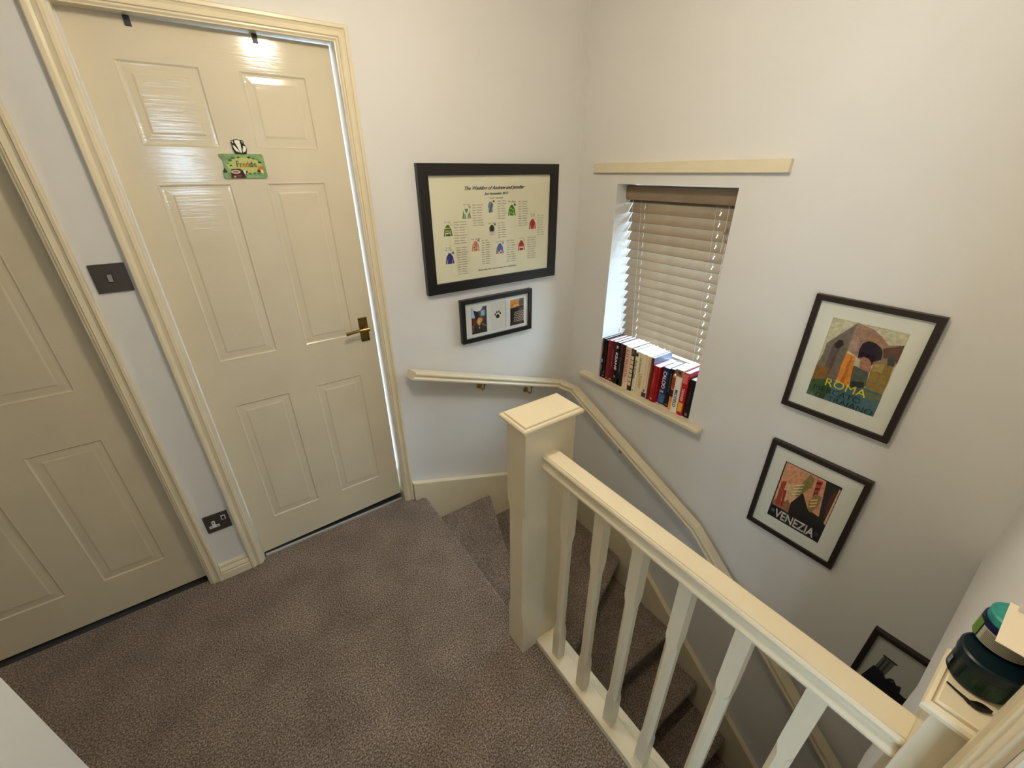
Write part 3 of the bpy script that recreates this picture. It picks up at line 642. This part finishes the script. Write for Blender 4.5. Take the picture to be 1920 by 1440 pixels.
# VENEZIA
VO = (0, -1.2345, 0.223)
PA = (0.066, 0.262, 0.0745, 0.354)
t = picture('framed_poster', VO, NY, Z, RW, RH, 0.0185, 0.020, darkwood_m, 'dark framed poster reading VENEZIA with a gondola prow', [PA], mount_m)
po = Vector((-0.0075, -1.2345 - PA[0] + 0.002, 0.223 + PA[2] - 0.002)); pw, ph = PA[1] - PA[0] + 0.004, PA[3] - PA[2] + 0.004
G = 2.0
art(t, 'print', po, NY, Z, pw, ph, [
    ([(0.03, 0.978), (0.731, 0.974), (0.848, 0.404), (0.525, 0.33), (0.41, 0.212), (0.032, 0.221)], (168, 118, 88)),
    ([(0.03, 0.60), (0.16, 0.66), (0.30, 0.70), (0.37, 0.492), (0.386, 0.219), (0.045, 0.217)], (184, 140, 106)),
    ([(0.04, 0.30), (0.10, 0.36), (0.20, 0.33), (0.27, 0.42), (0.33, 0.36), (0.38, 0.22), (0.04, 0.22)], (130, 82, 52)),
    ([(0.059, 0.642), (0.142, 0.692), (0.146, 0.536), (0.166, 0.241), (0.077, 0.245)], (132, 46, 28)),
    ([(0.146, 0.536), (0.193, 0.55), (0.225, 0.253), (0.183, 0.251)], (112, 32, 22)),
    ([(0.464, 0.638), (0.421, 0.558), (0.332, 0.392), (0.35, 0.226), (0.424, 0.16), (0.8, 0.16), (0.848, 0.404), (0.629, 0.436)], (20, 14, 14)),
    ([(0.467, 0.973), (0.545, 0.922), (0.562, 0.801), (0.464, 0.638), (0.411, 0.534), (0.36, 0.548), (0.39, 0.763)], (108, 92, 52)),
    ([(0.30, 0.700), (0.43, 0.775), (0.43, 0.755), (0.30, 0.680)], (196, 176, 130)), ([(0.30, 0.645), (0.43, 0.72), (0.43, 0.70), (0.30, 0.625)], (196, 176, 130)), ([(0.30, 0.590), (0.43, 0.665), (0.43, 0.645), (0.30, 0.570)], (196, 176, 130)), ([(0.30, 0.540), (0.42, 0.605), (0.42, 0.587), (0.30, 0.522)], (196, 176, 130)),
    ([(0.597, 0.946), (0.692, 0.946), (0.689, 0.66), (0.623, 0.663)], (146, 48, 42)),
    ([(0.60, 0.90), (0.69, 0.93), (0.69, 0.90), (0.605, 0.86)], (70, 22, 20)), ([(0.61, 0.81), (0.69, 0.84), (0.69, 0.81), (0.615, 0.77)], (70, 22, 20)), ([(0.62, 0.73), (0.69, 0.76), (0.69, 0.73), (0.62, 0.69)], (70, 22, 20)),
    ([(0.762, 0.717), (0.766, 0.588), (0.699, 0.406), (0.629, 0.436), (0.604, 0.577), (0.654, 0.717)], (118, 92, 50)),
    ([(0.62, 0.60), (0.72, 0.66), (0.72, 0.64), (0.62, 0.58)], (200, 170, 110)), ([(0.63, 0.55), (0.73, 0.61), (0.73, 0.59), (0.63, 0.53)], (200, 170, 110)), ([(0.64, 0.50), (0.73, 0.56), (0.73, 0.54), (0.64, 0.48)], (200, 170, 110)),
    ([(0.734, 0.976), (0.985, 0.98), (0.985, 0.30), (0.86, 0.30)], (24, 20, 20)),
    ([(0.955, 0.952), (0.98, 0.954), (0.98, 0.344), (0.945, 0.357)], (176, 136, 110)), ([(0.869, 0.791), (0.935, 0.93), (0.94, 0.47), (0.91, 0.415)], (70, 28, 22)),
    (circle(0.09, 0.13, 0.035, 0.03), (70, 66, 84)), (circle(0.92, 0.13, 0.035, 0.03), (50, 48, 62))], gain=G, base=(18, 13, 14))
lettering('VENEZIA', po + Vector(NY) * (pw * 0.507) + Vector(Z) * (ph * 0.115) + Vector((-0.0034, 0, 0)), NY, Z, pw * 0.745, ph * 0.15, ink((172, 160, 150), 2.0), t, bold=0.02)
# third frame, partly hidden by the bulkhead
TO = (0, -1.751, -0.332)
t = picture('framed_poster', TO, NY, Z, RW, RH, 0.0185, 0.020, darkwood_m, 'dark framed picture of a ruined column, lowest by the stairs', None, mount_m)
po = Vector((-0.0075, -1.751 - 0.018, -0.332 + 0.018)); pw, ph = RW - 0.036, RH - 0.036
def q3(y, z): return ((-1.769 - y) / pw, (z + 0.314) / ph)
art(t, 'print', po, NY, Z, pw, ph, [
    ([q3(-1.803, -0.08), q3(-1.809, -0.006), q3(-1.845, -0.009), q3(-1.838, -0.09), q3(-1.82, -0.085)], (96, 94, 92)),
    ([q3(-1.806, -0.006), q3(-1.806, 0.0), q3(-1.850, -0.004), q3(-1.850, -0.012)], (34, 32, 34)),
    ([q3(-1.816, -0.01), q3(-1.820, -0.01), q3(-1.816, -0.085), q3(-1.811, -0.085)], (40, 40, 42)), ([q3(-1.828, -0.012), q3(-1.832, -0.012), q3(-1.828, -0.085), q3(-1.823, -0.085)], (40, 40, 42)),
    ([q3(-1.785, -0.17), q3(-1.80, -0.075), q3(-1.832, -0.082), q3(-1.845, -0.10), q3(-1.852, -0.085), q3(-1.862, -0.078), q3(-1.875, -0.095), q3(-1.888, -0.088), q3(-1.893, -0.12), q3(-1.91, -0.125), q3(-1.925, -0.105), q3(-1.95, -0.11), q3(-2.04, -0.15), q3(-2.04, -0.29), q3(-1.78, -0.29)], (26, 26, 36)),
    (circle(q3(-1.862, 0)[0], q3(0, -0.092)[1], 0.012, 0.006, 8), (120, 120, 130))], gain=1.6, base=(178, 176, 172))

# wedding table plan
WO = (-0.9099, 0, 1.1034); WW, WH_ = 0.7433, 0.5366
t = picture('framed_table_plan', WO, X, Z, WW, WH_, 0.0455, 0.026, black_m, 'large black framed wedding table plan with coloured jockey silks', None, mount_m)
po = Vector((-0.8654, -0.0135, 1.1479)); pw, ph = WW - 0.089, WH_ - 0.089
def u_(x, z): return ((x - po.x) / pw, (z - po.z) / ph)
L = []
def silk(x, z, main, sleeve, pat=None, cap=(60, 40, 60), s=0.033):
    P = lambda pts: [u_(x + a * s, z + b * s) for a, b in pts]
    L.append((P([(-0.30, 0.48), (-0.36, 0.1), (-0.44, -0.72), (-0.66, -0.72), (-0.52, 0.2)]), sleeve)); L.append((P([(0.30, 0.48), (0.36, 0.1), (0.44, -0.72), (0.66, -0.72), (0.52, 0.2)]), sleeve))
    L.append((P([(-0.12, 0.72), (0.12, 0.72), (0.32, 0.5), (0.44, 0.15), (0.34, -0.2), (0.34, -0.72), (-0.34, -0.72), (-0.34, -0.2), (-0.44, 0.15), (-0.32, 0.5)]), main))
    for pts, c in (pat or []): L.append((P(pts), c))
    L.append((P([(0.34, 0.60), (0.42, 0.88), (0.62, 0.86), (0.74, 0.50), (0.56, 0.62)]), cap))
GR = (62, 104, 46); YE = (196, 186, 66); WT = (226, 222, 206)
silk(-0.786, 1.376, GR, (70, 100, 50), [([(-0.42, 0.36), (0.42, 0.36), (0.42, 0.22), (-0.42, 0.22)], YE), ([(-0.36, 0.02), (0.36, 0.02), (0.36, -0.12), (-0.36, -0.12)], YE), ([(-0.34, -0.28), (0.34, -0.28), (0.34, -0.40), (-0.34, -0.40)], WT)], cap=(216, 206, 178))
silk(-0.688, 1.444, WT, (98, 136, 62), [([(-0.30, 0.5), (0.30, 0.5), (0.0, -0.1)], (74, 130, 82)), ([(-0.34, -0.1), (-0.2, -0.1), (-0.1, -0.72), (-0.34, -0.72)], (104, 140, 66)), ([(0.34, -0.1), (0.2, -0.1), (0.1, -0.72), (0.34, -0.72)], (104, 140, 66))], cap=(150, 170, 120))
silk(-0.560, 1.463, (112, 148, 156), (214, 216, 204), [([(0.2, 0.55), (0.38, 0.45), (-0.10, -0.72), (-0.30, -0.72)], (74, 84, 112))], cap=(136, 40, 52))
silk(-0.441, 1.444, (56, 134, 30), (52, 120, 34), [([(-0.25, 0.25), (-0.12, 0.35), (-0.02, 0.2), (-0.14, 0.08)], (206, 214, 120)), ([(0.1, 0.1), (0.22, 0.2), (0.32, 0.05), (0.2, -0.08)], (206, 214, 120)), ([(-0.2, -0.3), (-0.08, -0.2), (0.02, -0.35), (-0.1, -0.48)], (150, 196, 90)), ([(0.1, -0.42), (0.2, -0.32), (0.3, -0.45), (0.2, -0.58)], (206, 214, 120))], cap=(36, 42, 36))
silk(-0.316, 1.374, (172, 26, 30), (150, 60, 52), [([(-0.34, -0.5), (-0.2, -0.5), (-0.2, -0.72), (-0.34, -0.72)], (206, 140, 120)), ([(0.2, -0.5), (0.34, -0.5), (0.34, -0.72), (0.2, -0.72)], (206, 140, 120))], cap=(222, 190, 176))
silk(-0.556, 1.362, (222, 216, 200), (216, 210, 194), [([(-0.12, 0.72), (0.12, 0.72), (0.40, 0.42), (0.42, 0.1), (0.30, -0.2), (-0.30, -0.2), (-0.42, 0.1), (-0.40, 0.42)], (32, 30, 26)), ([(-0.32, -0.34), (0.32, -0.34), (0.32, -0.42), (-0.32, -0.42)], (150, 146, 138)), ([(-0.32, -0.58), (0.32, -0.58), (0.32, -0.66), (-0.32, -0.66)], (150, 146, 138))], cap=(120, 118, 112))
sp4 = [[(a - 0.08, b), (a, b + 0.09), (a + 0.08, b), (a, b - 0.09)] for a, b in ((-0.18, 0.3), (0.15, 0.1), (-0.2, -0.15), (0.05, -0.45), (0.22, 0.45))]
silk(-0.649, 1.298, (214, 142, 124), (196, 150, 130), [(p, (52, 24, 30)) for p in sp4], cap=(176, 120, 104))
silk(-0.513, 1.275, (52, 92, 172), (60, 92, 168), [([(-0.28, -0.72), (-0.28, -0.3), (0.0, -0.1), (0.28, -0.3), (0.28, -0.72)], (196, 44, 50)), ([(-0.28, -0.55), (-0.12, -0.35), (0.0, -0.55), (-0.14, -0.72)], WT), ([(0.05, -0.35), (0.18, -0.2), (0.26, -0.4), (0.15, -0.55)], WT)], cap=(150, 164, 190))
silk(-0.384, 1.278, (176, 30, 48), (192, 100, 98), [([(-0.38, -0.18), (0.38, -0.18), (0.38, -0.38), (-0.38, -0.38)], (222, 206, 196))], cap=(206, 180, 170))
silk(-0.786, 1.256, (46, 48, 122), (46, 48, 112), cap=(38, 36, 78))
RN = random.Random(3)
def scrib(x0, x1, z, amp=0.0020, wdt=0.0015, c=(66, 56, 62)):
    mid = x0 + (x1 - x0) * RN.uniform(0.36, 0.48)
    for a, b in ((x0, mid - 0.003), (mid + 0.003, x1)):
        n = max(4, int((b - a) / 0.0026)); pts = []
        for i in range(n + 1):
            q = a + (b - a) * i / n; k = RN.uniform(0.4, 1.3) * (1.9 if i == 0 else 1.0)
            pts.append((q + 0.0006 * (i % 2), z + (amp * k if i % 2 == 0 else -amp * 0.7)))
        up = [u_(px, pz + wdt / 2) for px, pz in pts]; dn = [u_(px, pz - wdt / 2) for px, pz in pts]
        L.append((up + dn[::-1], c))
def names(x, ztop, zbot, xr, n):
    for i in range(n):
        scrib(x, xr - RN.uniform(0, 0.014), ztop + (zbot - ztop) * i / (n - 1))
for a in [(-0.757, 1.408, 1.318, -0.690, 9), (-0.658, 1.474, 1.388, -0.600, 9), (-0.522, 1.486, 1.411, -0.472, 8), (-0.404, 1.479, 1.372, -0.343, 11), (-0.286, 1.412, 1.321, -0.238, 9), (-0.523, 1.391, 1.327, -0.472, 7), (-0.616, 1.319, 1.213, -0.566, 11), (-0.4735, 1.307, 1.209, -0.420, 10), (-0.348, 1.311, 1.211, -0.290, 10), (-0.751, 1.299, 1.180, -0.688, 12)]:
    names(*a)
for x, z, w in [(-0.788, 1.411, 0.030), (-0.688, 1.478, 0.032), (-0.528, 1.5, 0.074), (-0.443, 1.481, 0.042), (-0.317, 1.419, 0.026), (-0.317, 1.411, 0.026), (-0.555, 1.392, 0.044), (-0.648, 1.329, 0.050), (-0.512, 1.307, 0.044), (-0.385, 1.312, 0.026), (-0.792, 1.303, 0.026), (-0.792, 1.293, 0.036)]:
    scrib(x - w / 2, x + w / 2, z, 0.0030, 0.0018, (40, 34, 40))
art(t, 'table_plan', po, X, Z, pw, ph, L, gain=1.15, step=0.00001, base=(230, 222, 198))
def wtxt(s, xc, zc, w, h, c=(56, 44, 66), shear=0.45): lettering(s, (xc, -0.0150, zc), X, Z, w, h, ink(c), t, shear, bold=0.02)
wtxt('The Wedding of Andrew and Jennifer', -0.530, 1.5415, 0.325, 0.0195); wtxt('2nd November 2013', -0.528, 1.5195, 0.132, 0.0105); wtxt('Please take your seat and enjoy the celebrations', -0.528, 1.1845, 0.224, 0.0095, (96, 84, 84))

# small three-opening frame
SO = (-0.7487, 0, 0.8295); SW, SH = 0.4296, 0.2237
holes = [(0.058, 0.148, 0.038, 0.176), (0.174, 0.267, 0.038, 0.182), (0.294, 0.382, 0.041, 0.180)]
t = picture('framed_photo_set', SO, X, Z, SW, SH, 0.0215, 0.026, black_m, 'small black frame with two pet photos and a paw print', holes, whitecard_m)
def shot(a, nm, layers, base, gain=1.2):
    x0, x1, z0, z1 = a
    return art(t, nm, (SO[0] + x0 - 0.002, -0.0133, SO[2] + z0 - 0.002), X, Z, x1 - x0 + 0.004, z1 - z0 + 0.004, layers, gain=gain, step=0.00008, base=base)
shot(holes[0], 'dog_photo', [([(0, .6), (1, .6), (1, 1), (0, 1)], (60, 78, 84)), ([(0.05, .58), (0.28, .58), (0.30, .97), (0.05, 1)], (176, 196, 216)), (circle(0.45, 0.97, 0.28, 0.14, 16), (230, 214, 206)), ([(0.62, .64), (.86, .64), (.86, .84), (.62, .84)], (150, 176, 196)), ([(0, 0.3), (.36, .34), (.36, .60), (0, .62)], (92, 40, 24)), ([(.7, .3), (1, .3), (1, .64), (.7, .62)], (70, 46, 42)), ([(0.16, .9), (.34, .84), (.46, .80), (.54, .60), (.40, .50), (.28, .50), (.24, .66)], (22, 22, 40)), ([(0.35, .50), (.46, .60), (.68, .58), (.72, .48), (.50, .28), (.36, .42)], (206, 138, 66)), ([(0.4, .4), (.46, .54), (.55, .5), (.52, .36)], (230, 176, 112)), ([(0, 0), (1, 0), (1, .44), (.74, .46), (.5, .28), (.34, .36), (.22, .3), (.18, .1)], (36, 28, 22)), ([(0, 0.06), (.14, .1), (.18, .36), (0, .34)], (124, 72, 62)), ([(.64, .34), (.96, .2), (.98, .24), (.7, .38)], (120, 108, 92)), (circle(.5, .22, .04, .03, 8), (190, 180, 160))], (60, 40, 30))
sp_l = [(circle(0.32 + 0.115 * (i % 6) + 0.04 * (j % 2), 0.14 + 0.07 * j, 0.034, 0.022, 7), (204, 186, 176)) for j in range(6) for i in range(6) if 0.32 + 0.115 * (i % 6) + 0.04 * (j % 2) < 0.98]
shot(holes[2], 'blanket_photo', [([(0, .66), (.72, .7), (.66, 1), (0, 1)], (196, 124, 22)), ([(0.1, .66), (.7, .72), (.72, .80), (.2, .76)], (214, 140, 84)), ([(.66, .72), (1, .7), (1, 1), (.66, 1)], (70, 66, 52)), ([(0, .12), (.3, .16), (.36, .5), (.8, .66), (.2, .66), (0, .62)], (30, 20, 14)), ([(.2, .1), (1, .08), (1, .62), (.7, .6), (.4, .46)], (84, 68, 70))] + sp_l + [([(0, 0), (1, 0), (1, .1), (0, .14)], (58, 42, 22))], (44, 34, 26))
shot(holes[1], 'paw_card', [(circle(0.45, 0.48, .12, .075, 12), (20, 18, 18)), (circle(0.30, 0.56, .045, .045, 8), (20, 18, 18)), (circle(0.40, 0.63, .045, .05, 8), (20, 18, 18)), (circle(0.53, 0.64, .045, .05, 8), (20, 18, 18)), (circle(0.62, 0.57, .045, .045, 8), (20, 18, 18))], (226, 222, 214), 1.0)

# ------------------------------------------------------------------ staircase
t = thing('staircase', (-0.5, -1.2, -2.62), 'brown carpeted winder staircase going down from the landing', 'staircase')
PV = (-0.968, -0.948)
def step(poly, k, front):
    """front: the two corners of the nosing edge; the riser below it is set back"""
    z = -0.2 * k; i, j = front
    p, q = Vector((*poly[i], 0)), Vector((*poly[j], 0)); d = (q - p).normalized(); n = Vector((-d.y, d.x, 0))
    cen = sum((Vector((*a, 0)) for a in poly), Vector()) / len(poly)
    if n.dot(cen - p) < 0: n = -n
    low = [list(a) for a in poly]
    for m in (i, j): low[m][0] += n.x * 0.030; low[m][1] += n.y * 0.030
    top = []                                         # nosing corners rounded in plan
    for m, a in enumerate(poly):
        if m in (i, j):
            a = Vector((*a, 0)); pr = Vector((*poly[m - 1], 0)); nx = Vector((*poly[(m + 1) % len(poly)], 0))
            r = 0.022; u = (pr - a).normalized() * r; v = (nx - a).normalized() * r
            for w in (0, 0.25, 0.5, 0.75, 1): top.append(tuple((a + u * (1 - w) ** 2 + v * w ** 2).xy))
        else: top.append(a)
    st = MB().prism([(x, y, z - 0.040) for x, y in top], (0, 0, 0.040)).build('carpeted_step', carpet_m, t, bevel=0.016, seg=4)
    MB().prism([(x, y, z - 0.235) for x, y in low], (0, 0, 0.196)).build('riser', carpet_m, st)
step([(-1.045, -0.030), (-1.045, -0.945), PV, (-0.632, -0.030)], 1, (2, 3))
step([(-0.69, -0.030), (-0.985, -0.93), (-0.955, -0.958), (-0.030, -0.030)], 2, (2, 3))
step([(-0.090, -0.030), (-0.968, -0.920), (-0.955, -1.015), (-0.030, -0.630), (-0.030, -0.030)], 3, (2, 3))
step([(-0.030, -0.570), (-0.955, -0.96), (-0.955, -1.063), (-0.030, -1.063)], 4, (2, 3))
yprev = -1.063
for k in range(5, 13):
    yn = yprev - 0.215
    step([(-0.030, yprev + 0.045), (-0.955, yprev + 0.045), (-0.955, yn), (-0.030, yn)], k, (2, 3)); yprev = yn
MB().prism([(-1.104, 0, 0.110), (0, 0, -0.291), (0, 0, -0.9), (-1.104, 0, -0.6)], (0, -0.030, 0)).build('wall_string', cream_m, t, bevel=0.003)
MB().prism([(0, 0, -0.291), (0, -0.60, -0.385), (0, -3.2, -2.43), (0, -3.2, -2.62), (0, -2.6, -2.62), (0, 0, -0.9)], (-0.030, 0, 0)).build('wall_string', cream_m, t, bevel=0.003)

# ------------------------------------------------------------------ balustrade
t = thing('balustrade', (-1.015, -1.4, 0), 'cream painted landing balustrade with newel posts and chamfered spindles', 'balustrade')
def oct_(x0, x1, y0, y1, c, z):
    return [(x0 + c, y0, z), (x1 - c, y0, z), (x1, y0 + c, z), (x1, y1 - c, z), (x1 - c, y1, z), (x0 + c, y1, z), (x0, y1 - c, z), (x0, y0 + c, z)]
def post(x0, x1, y0, y1, zs, name, par=t):
    return MB().rings([oct_(x0, x1, y0, y1, c, z) for z, c in zs]).build(name, cream_m, par)
def cap(x0, x1, y0, y1, z0, par):
    R = lambda o, z: [(x0 - o, y0 - o, z), (x1 + o, y0 - o, z), (x1 + o, y1 + o, z), (x0 - o, y1 + o, z)]
    prof = [(0, 0), (0.004, 0.001), (0.012, 0.005), (0.016, 0.010), (0.0165, 0.016), (0.014, 0.021), (0.009, 0.0235), (0.0082, 0.0205), (0.0066, 0.0205), (0.0058, 0.0262), (0.0035, 0.0275)]
    return MB().rings([R(o, z0 + z) for o, z in prof]).build('newel_cap', cream_m, par, smooth=False)
n1 = post(-1.106, -0.924, -1.031, -0.940, [(-0.02, 0.0004), (0.165, 0.0004), (0.19, 0.004), (0.215, 0.011), (0.665, 0.011), (0.69, 0.004), (0.715, 0.0004), (0.979, 0.0004)], 'newel_post')
cap(-1.106, -0.924, -1.031, -0.940, 0.9785, n1)
MB().prism([(-0.968, -0.998, -0.9), (-0.924, -0.998, -0.9), (-0.924, -0.940, -0.9), (-1.02, -0.940, -0.9), (-1.02, -0.96, -0.9), (-0.968, -0.96, -0.9)], (0, 0, 0.88)).build('newel_drop', cream_m, n1)
n2 = post(-1.055, -0.963, WN + 0.0005, -1.853, [(0.0, 0.0004), (0.979, 0.0004)], 'newel_post')
R = lambda o, z: [(-1.055 - o, WN + 0.0005, z), (-0.963 + o * 0.7, WN + 0.0005, z), (-0.963 + o * 0.7, -1.853 + o * 0.85, z), (-1.055 - o, -1.853 + o * 0.85, z)]
MB().rings([R(o, 0.9785 + z) for o, z in [(0, 0), (0.004, 0.001), (0.012, 0.005), (0.016, 0.010), (0.0165, 0.016), (0.014, 0.021), (0.009, 0.0235), (0.0082, 0.0205), (0.0066, 0.0205), (0.0058, 0.0262), (0.0035, 0.0275)]]).build('newel_cap', cream_m, n2)
# handrail: moulded both sides
hp = [(-0.0265, 0.0000), (-0.0285, 0.004), (-0.0285, 0.008), (-0.025, 0.016), (-0.021, 0.021), (-0.0205, 0.026), (-0.025, 0.032), (-0.0285, 0.037), (-0.0290, 0.042), (-0.0270, 0.047), (-0.0245, 0.0490), (-0.0238, 0.0472), (-0.0228, 0.0505)]
hp = hp + [(-a, b) for a, b in hp[::-1]]
MB().rings([[(-1.0185 + a, y, 0.8375 + b) for a, b in hp] for y in (-1.0312, -1.8528)]).build('handrail', cream_m, t)
MB().box(-1.045, -0.983, WN + 0.0006, -1.0312, 0.0005, 0.030).build('base_rail', cream_m, t, bevel=0.003)
MB().box(-0.983, -0.953, WN + 0.0006, -1.0312, -0.30, 0.027).build('apron_lip', cream_m, t, bevel=0.002)
for k in range(6):
    yc = -1.121 - 0.1265 * k; xc = -1.012; hw = 0.016
    post(xc - hw, xc + hw, yc - hw, yc + hw, [(0.0295, 0.0003), (0.165, 0.0003), (0.18, 0.003), (0.20, 0.0088), (0.605, 0.0088), (0.625, 0.003), (0.64, 0.0003), (0.8378, 0.0003)], 'spindle')

# ------------------------------------------------------------------ wall handrail
t = thing('wall_handrail', (-0.06, -0.06, 0.3), 'cream moulded handrail with brass brackets following the stair walls', 'handrail')
rp = [(-0.024, -0.0205), (0.0195, -0.0205), (0.0245, -0.0175), (0.0250, -0.0105), (0.0205, -0.006), (0.0185, -0.001), (0.0205, 0.003), (0.0245, 0.006), (0.0250, 0.013), (0.0215, 0.0195), (0.0205, 0.0180), (0.0190, 0.0205), (-0.024, 0.0205)]
path = [(-1.052, -0.060, 0.7605), (-0.125, -0.060, 0.4430), (-0.060, -0.125, 0.4100), (-0.060, -1.049, 0.0300), (-0.060, -2.7, -1.398)]
ogee(t, 'rail_section', rp, path, Z, cream_m, planes=(Vector((0.78, 0.35, -0.32)), None))
def bracket(p, n, top):
    p, n = Vector(p), Vector(n); s = n.cross(Vector(Z))
    b = MB().rings([[p + n * d + (s * math.cos(a) + Vector(Z) * math.sin(a)) * r for a in [i * math.pi / 9 for i in range(18)]] for r, d in [(0.017, 0), (0.017, 0.003), (0.013, 0.006), (0.008, 0.012)]]).build('bracket', brass_m, t, smooth=True)
    MB().tube([p + n * 0.008, p + n * 0.022 + Vector((0, 0, -0.006)), p + n * 0.040 + Vector((0, 0, -0.010)), p + n * 0.055 + Vector((0, 0, 0.004)), Vector((p.x, p.y, top - 0.004)) + n * 0.060], 0.0042, 10).build('bracket_arm', brass_m, b, smooth=True)
    q = Vector((p.x, p.y, top)) + n * 0.060
    MB().box(q.x - 0.012, q.x + 0.012, q.y - 0.012, q.y + 0.012, q.z - 0.005, q.z + 0.004).build('saddle', brass_m, b)
bracket((-0.655, 0, 0.562), NY, 0.602); bracket((-0.335, 0, 0.440), NY, 0.492)
bracket((0, -0.53, 0.175), NX, 0.222); bracket((0, -1.75, -0.655), NX, -0.602)

# ------------------------------------------------------------------ jars and bits on the near newel cap
CT = 1.0062
t = thing('cream_jar', (-0.988, -1.8655, CT), 'dark teal jar with flat lid standing on the near newel cap', 'jar')
c = (-0.985, -1.8720, CT); r = 0.0315
MB().lathe(c, [(0.027, 0), (r, 0.003), (r, 0.036)], 40).build('body', ink((10, 26, 26), 1, 0.25), t, smooth=True)
MB().lathe(c, [(r + 0.0012, 0.036), (r + 0.0015, 0.037), (r + 0.0015, 0.048), (r - 0.001, 0.050)], 40).build('lid', ink((4, 26, 34), 1, 0.35), t, smooth=True)
def wrap(c, r, z0, z1, a0, a1, mat, par, nm='label'):
    n = 14; mb = MB(); out = []; c = Vector(c)
    for rr_ in (r, r + 0.0004):
        for z in (z0, z1):
            out.append([c + Vector((rr_ * math.cos(math.radians(a0 + (a1 - a0) * i / n)), rr_ * math.sin(math.radians(a0 + (a1 - a0) * i / n)), z)) for i in range(n + 1)])
    vv = out[2] + out[3]
    return mb.add(vv, [(i, i + 1, n + 2 + i, n + 1 + i) for i in range(n)]).build(nm, mat, par)
lb = wrap(c, r, 0.006, 0.036, 150, 265, ink((16, 42, 34), 1, 0.3), t)
for i in range(6): wrap(c, r + 0.0004, 0.010 + i * 0.0038, 0.0112 + i * 0.0038, 190, 250 - (i % 3) * 8, ink((60, 92, 60), 1), lb, 'small_print')
wrap(c, r + 0.0004, 0.010, 0.024, 108, 118, ink((120, 130, 130), 1), lb, 'small_print')
t = thing('small_cream_jar', (-0.955, -1.874, CT + 0.0503), 'small navy jar with turquoise lid stacked on the teal jar', 'jar')
c = (-0.957, -1.8725, CT + 0.0503); r = 0.0290
MB().lathe(c, [(0.025, 0), (r, 0.002), (r, 0.034), (r - 0.001, 0.036)], 40).build('body', ink((10, 14, 60), 1, 0.3), t, smooth=True)
MB().lathe(c, [(r - 0.002, 0.036), (r - 0.002, 0.046), (r - 0.004, 0.048)], 40).build('lid', ink((40, 128, 118), 1.2, 0.35), t, smooth=True)
lb = wrap(c, r, 0.004, 0.027, 128, 270, ink((176, 172, 150), 1), t)
for i in range(8): wrap(c, r + 0.0004, 0.0065 + i * 0.0024, 0.0073 + i * 0.0024, 138, 264 - (i % 3) * 6, ink((90, 86, 74), 1), lb, 'small_print')
wrap(c, r, 0.004, 0.030, 96, 124, ink((96, 132, 46), 1), t)
o = MB().box(-1.021, -0.934, -1.9025, -1.8585, CT + 0.0984, CT + 0.0992).build('paper_card', ink((224, 212, 188), 1.2))
tag(o, 'blank cream paper card lying on the small jar', 'card')
t = thing('hair_tie', (-1.03, -1.876, CT), 'black hair band with shiny oval clasp beside the teal jar', 'hair tie')
MB().tube([(-1.0235, -1.850, CT + 0.0016), (-1.0275, -1.860, CT + 0.0016), (-1.030, -1.868, CT + 0.0018), (-1.033, -1.874, CT + 0.002)], [0.0012, 0.0014, 0.0018, 0.003], 8).build('band', ink((16, 14, 12), 1, 0.4), t, smooth=True)
mb = MB(); rr = []
for i in range(9):
    u = i / 8; p = Vector((-1.033 + 0.006 * u, -1.873 - 0.019 * u, CT + 0.0032)); w = 0.0012 + 0.0058 * math.sin(math.pi * min(1, 0.06 + u * 0.94))
    rr.append([p + Vector((math.cos(a) * w, 0, math.sin(a) * 0.0030)) for a in [k * math.pi / 6 for k in range(12)]])
mb.rings(rr).build('clasp', ink((20, 18, 15), 1, 0.12), t, smooth=True)

# ------------------------------------------------------------------ ceiling lamp over the landing (out of frame)
t = thing('ceiling_lamp', (-1.20, -1.05, 2.09), 'warm globe ceiling lamp over the landing', 'lamp')
MB().lathe((-1.20, -1.05, 2.26), [(0.05, 0.10), (0.05, 0.07), (0.012, 0.05), (0.012, 0)], 24).build('fitting', plastic_m, t, smooth=True)
MB().lathe((-1.20, -1.05, 2.14), [(0.005, 0)] + [(0.060 * math.sin(a), 0.060 - 0.060 * math.cos(a)) for a in [math.pi * k / 12 for k in range(1, 12)]] + [(0.005, 0.12)], 24).build('globe', emis('lit_globe', LAMP, LAMP_STRENGTH), t, smooth=True)
